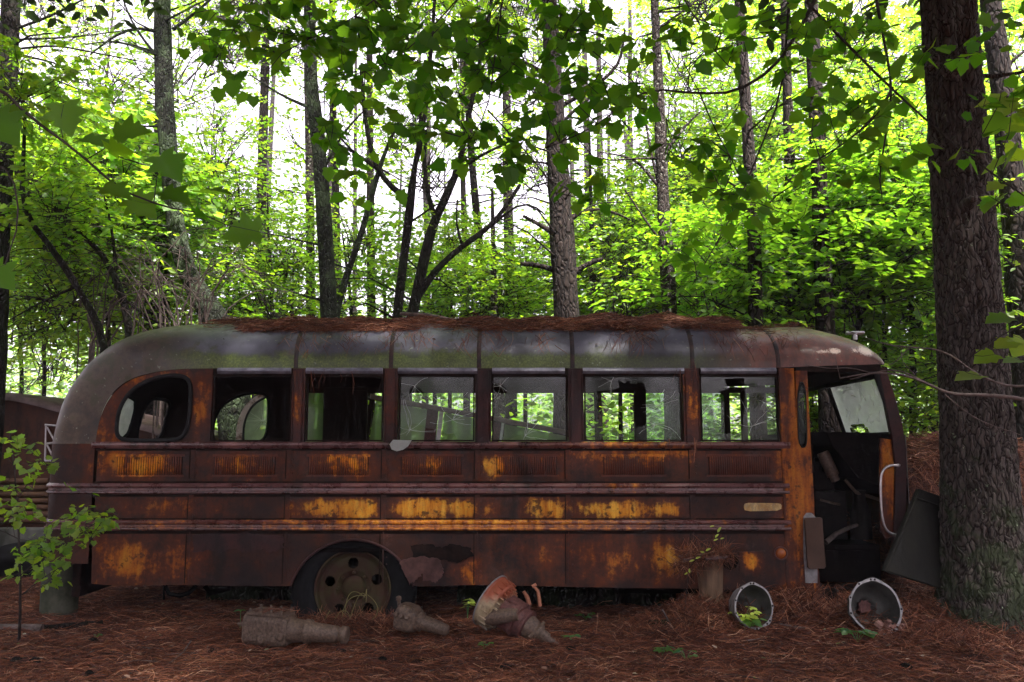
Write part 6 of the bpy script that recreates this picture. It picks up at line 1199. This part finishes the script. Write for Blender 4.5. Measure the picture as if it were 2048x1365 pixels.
hanging('maple_tree', 'young maple leaning in from the left with a few very large near leaves', V3((-1.95, 2.5, 0)), ([V3((-1.95, 2.5, -.02)), V3((-1.9, 2.5, 1.4)), V3((-1.75, 2.55, 2.45)), V3((-1.4, 2.6, 3.3))], [.02, .017, .014, .008]),
        [([V3((-1.75, 2.55, 2.45)), (0, 175, 2.55), (60, 235, 2.55), (150, 300, 2.55), (240, 380, 2.55), (330, 415, 2.55), (395, 425, 2.55)], .006, .002), ([V3((-1.85, 2.5, 1.9)), (-30, 320, 2.5), (25, 345, 2.5), (40, 440, 2.5), (10, 530, 2.5)], .004, .002)], [],
        .1, 2.55, M['leaf_near'], .002,
        extra=[(472, 467, 2.55, .135, -.95, -.1, 0, -.9, .35), (135, 245, 2.55, .13, .3, -.9, .1, -.9, .4), (270, 262, 2.6, .14, .9, .15, 0, -.8, .5), (200, 285, 2.5, .12, .8, -.2, 0, -.5, .85), (345, 340, 2.55, .13, .6, -.6, .1, -.8, .5), (240, 385, 2.5, .12, .8, -.25, 0, -.55, .8), (292, 418, 2.55, .12, .75, -.5, 0, -.8, .5), (440, 382, 2.55, .13, .95, .05, 0, -.35, .95), (360, 395, 2.6, .12, .9, -.3, .1, -.6, .7), (15, 265, 2.5, .15, .6, -.6, 0, -.9, .4), (40, 225, 2.6, .11, .8, -.2, 0, -.5, .8), (8, 560, 2.5, .12, .7, -.5, 0, -.8, .5), (250, 300, 2.5, .10, .95, .05, 0, .35, .9), (408, 432, 2.55, .07, .9, -.25, 0, .4, .9)])
hanging('maple_tree', 'thin maple at the right edge with leaves hanging before the big pine', V3((3.05, 4.4, 0)), ([V3((3.05, 4.4, -.02)), V3((3.0, 4.4, 1.6)), V3((2.95, 4.4, 3.2))], [.025, .02, .012]),
        [([V3((3.0, 4.4, 1.9)), (2080, 640, 4.4), (2020, 660, 4.4), (1960, 700, 4.4), (1900, 745, 4.4)], .006, .002), ([V3((3.0, 4.4, 2.4)), (2090, 480, 4.4), (2030, 420, 4.4), (1990, 400, 4.4)], .005, .002), ([V3((2.95, 4.4, 2.9)), (2080, 250, 4.4), (2020, 200, 4.4)], .004, .002)],
        [(2010, 360, 40, 40, 10, 0), (2020, 220, 40, 60, 14, 0)], .13, 4.4, M['leaf_plant'] if False else M['leaf'], .002,
        extra=[(1990, 640, 4.4, .16, -.95, -.15, 0, -.5, .85), (2005, 690, 4.4, .15, -.9, -.2, 0, -.5, .85), (1965, 718, 4.4, .15, -.9, -.3, 0, -.6, .8), (2020, 722, 4.4, .12, -.9, -.05, 0, -.4, .9), (1930, 755, 4.4, .17, -.95, -.1, 0, -.35, .95), (2035, 700, 4.4, .14, -.5, -.6, 0, -.7, .6), (1985, 375, 4.4, .11, -.7, -.3, 0, -.6, .7), (1875, 295, 4.4, .10, .9, -.1, 0, -.6, .8)])
# the small maple in front of the bus rear
hanging('maple_sapling', 'small maple sapling with layered bright leaves before the bus rear at left', gp(38, 1285), ([gp(38, 1285), W(44, 1180, 5.8), W(36, 1050, 5.8), W(34, 940, 5.8), W(20, 860, 5.8)], [.010, .008, .007, .005, .003]),
        [([W(42, 1150, 5.8), (90, 1110, 5.75), (140, 1080, 5.7), (200, 1040, 5.65), (235, 1028, 5.65)], .005, .002), ([W(40, 1110, 5.8), (100, 1085, 5.8), (170, 1070, 5.8)], .004, .002), ([W(44, 1190, 5.8), (80, 1160, 5.7), (120, 1135, 5.7)], .004, .002), ([W(35, 1000, 5.8), (60, 960, 5.8), (110, 930, 5.8)], .004, .002), ([W(34, 940, 5.8), (0, 900, 5.8), (-40, 880, 5.8)], .004, .002), ([W(40, 1080, 5.8), (0, 1060, 5.8), (-40, 1050, 5.8)], .004, .002)],
        [(60, 935, 50, 14, 34, 0), (25, 880, 40, 22, 30, 0), (30, 985, 36, 22, 26, 0), (55, 1030, 40, 20, 30, 0), (190, 1025, 45, 18, 46, 0), (165, 1050, 60, 18, 46, 0), (110, 1085, 70, 18, 50, 0), (50, 1100, 50, 18, 30, 0), (100, 1130, 45, 16, 34, 0), (120, 1160, 25, 10, 14, 0), (20, 1150, 26, 12, 12, 0), (10, 1020, 24, 20, 14, 0)], .052, 5.78, M['leaf'], .0022)
# bare branch reaching in from the right over the front of the bus
ds = empty('dead_sapling', (3.95, 5.7, float(gz(3.95, 5.7))), 'bare grey branch reaching across the big pine towards the windshield', 'branch'); mb = MB(); b = ORI[ds.name]
trunkmb(mb, [b, V3((3.9, 5.7, 1.2)), V3((3.75, 5.75, 2.3))], [.03, .025, .012], 10)
for pts, r0, r1 in [([V3((3.88, 5.7, 1.45)), (2060, 800), (1980, 790), (1900, 790), (1850, 765), (1800, 748), (1740, 746), (1680, 757)], .016, .003), ([(1740, 746), (1700, 735), (1660, 738), (1610, 730)], .004, .002), ([(1850, 765), (1800, 740), (1760, 742), (1700, 760)], .006, .002), ([V3((3.8, 5.7, 1.8)), (2040, 780), (1960, 755), (1890, 700), (1820, 695), (1770, 690), (1690, 660)], .010, .002), ([(1890, 790), (1950, 840), (2040, 870)], .005, .003), ([(1820, 695), (1780, 735), (1755, 725)], .004, .002), ([(1680, 757), (1675, 735), (1670, 712)], .003, .0015), ([(1830, 750), (1800, 720), (1806, 690)], .004, .002)]:
    Q = [p if isinstance(p, Vector) else W(p[0], p[1], 5.85) for p in pts]; Q = [Vector(q) for q in chaikin([tuple(q) for q in Q], 2, False)]; mb.tube(Q, list(np.linspace(r0, r1, len(Q))), 6)
obj('stems', mb, M['twig_pale'], ds)
# fallen branch lying on the roof
rb = on_roof(1310, .36); mb = MB(); up = V3((0, 0, .03))
for pts, r0, r1 in [([(1316, .42), (1330, .38), (1346, .36), (1345, .30)], .009, .005), ([(1316, .42), (1360, .37), (1400, .33), (1418, .26), (1412, .2)], .009, .004), ([(1405, .31), (1428, .22), (1438, .12), (1458, .0)], .005, .002), ([(1316, .42), (1300, .34), (1278, .22), (1262, .12), (1258, .03)], .008, .003), ([(1300, .34), (1305, .25), (1292, .1)], .003, .0015), ([(1412, .2), (1390, .21), (1376, .18)], .004, .002), ([(1345, .36), (1340, .2), (1328, .08)], .003, .0015)]:
    Q = []
    for i in range(len(pts) - 1):
        for t in np.linspace(0, 1, 6)[:-1]: a_, s_ = pts[i][0] + (pts[i + 1][0] - pts[i][0]) * t, pts[i][1] + (pts[i + 1][1] - pts[i][1]) * t; p = on_roof(a_, s_); Q.append(p + (p - V3((p.x, MID, p.z - .4))).normalized() * .022 + V3((random.uniform(-.004, .004), 0, random.uniform(-.004, .004))))
    mb.tube(Q, list(np.linspace(r0, r1, len(Q))), 6)
tag(obj('fallen_branch', mb, M['twig_pale'], loc=rb), 'forked pale dead branch draped over the bus roof near the front', 'branch')
log('fallen_branch', [W(800, 628, 8.2), W(850, 630, 8.2), W(905, 640, 8.1)], .017, M['twig_pale'], 'pale broken branch lying on the roof behind the fourth window', 'branch', 8)

# ---------------------------------------------------------------- the damp air that pales the distance
def _haze():
    g = G('forest_haze'); v = g.n('ShaderNodeVolumePrincipled'); v.inputs['Density'].default_value = HAZE; v.inputs['Color'].default_value = (.93, .95, 1, 1); v.inputs['Anisotropy'].default_value = .2
    g.L.new(v.outputs[0], g.out.inputs[1]); return g.m
HAZE = .0018
mb = MB(); mb.bx(-62, 62, -26, 62, -1.5, 18.5); tag(obj('haze', mb, _haze()), 'pale damp forest air', kind='stuff')
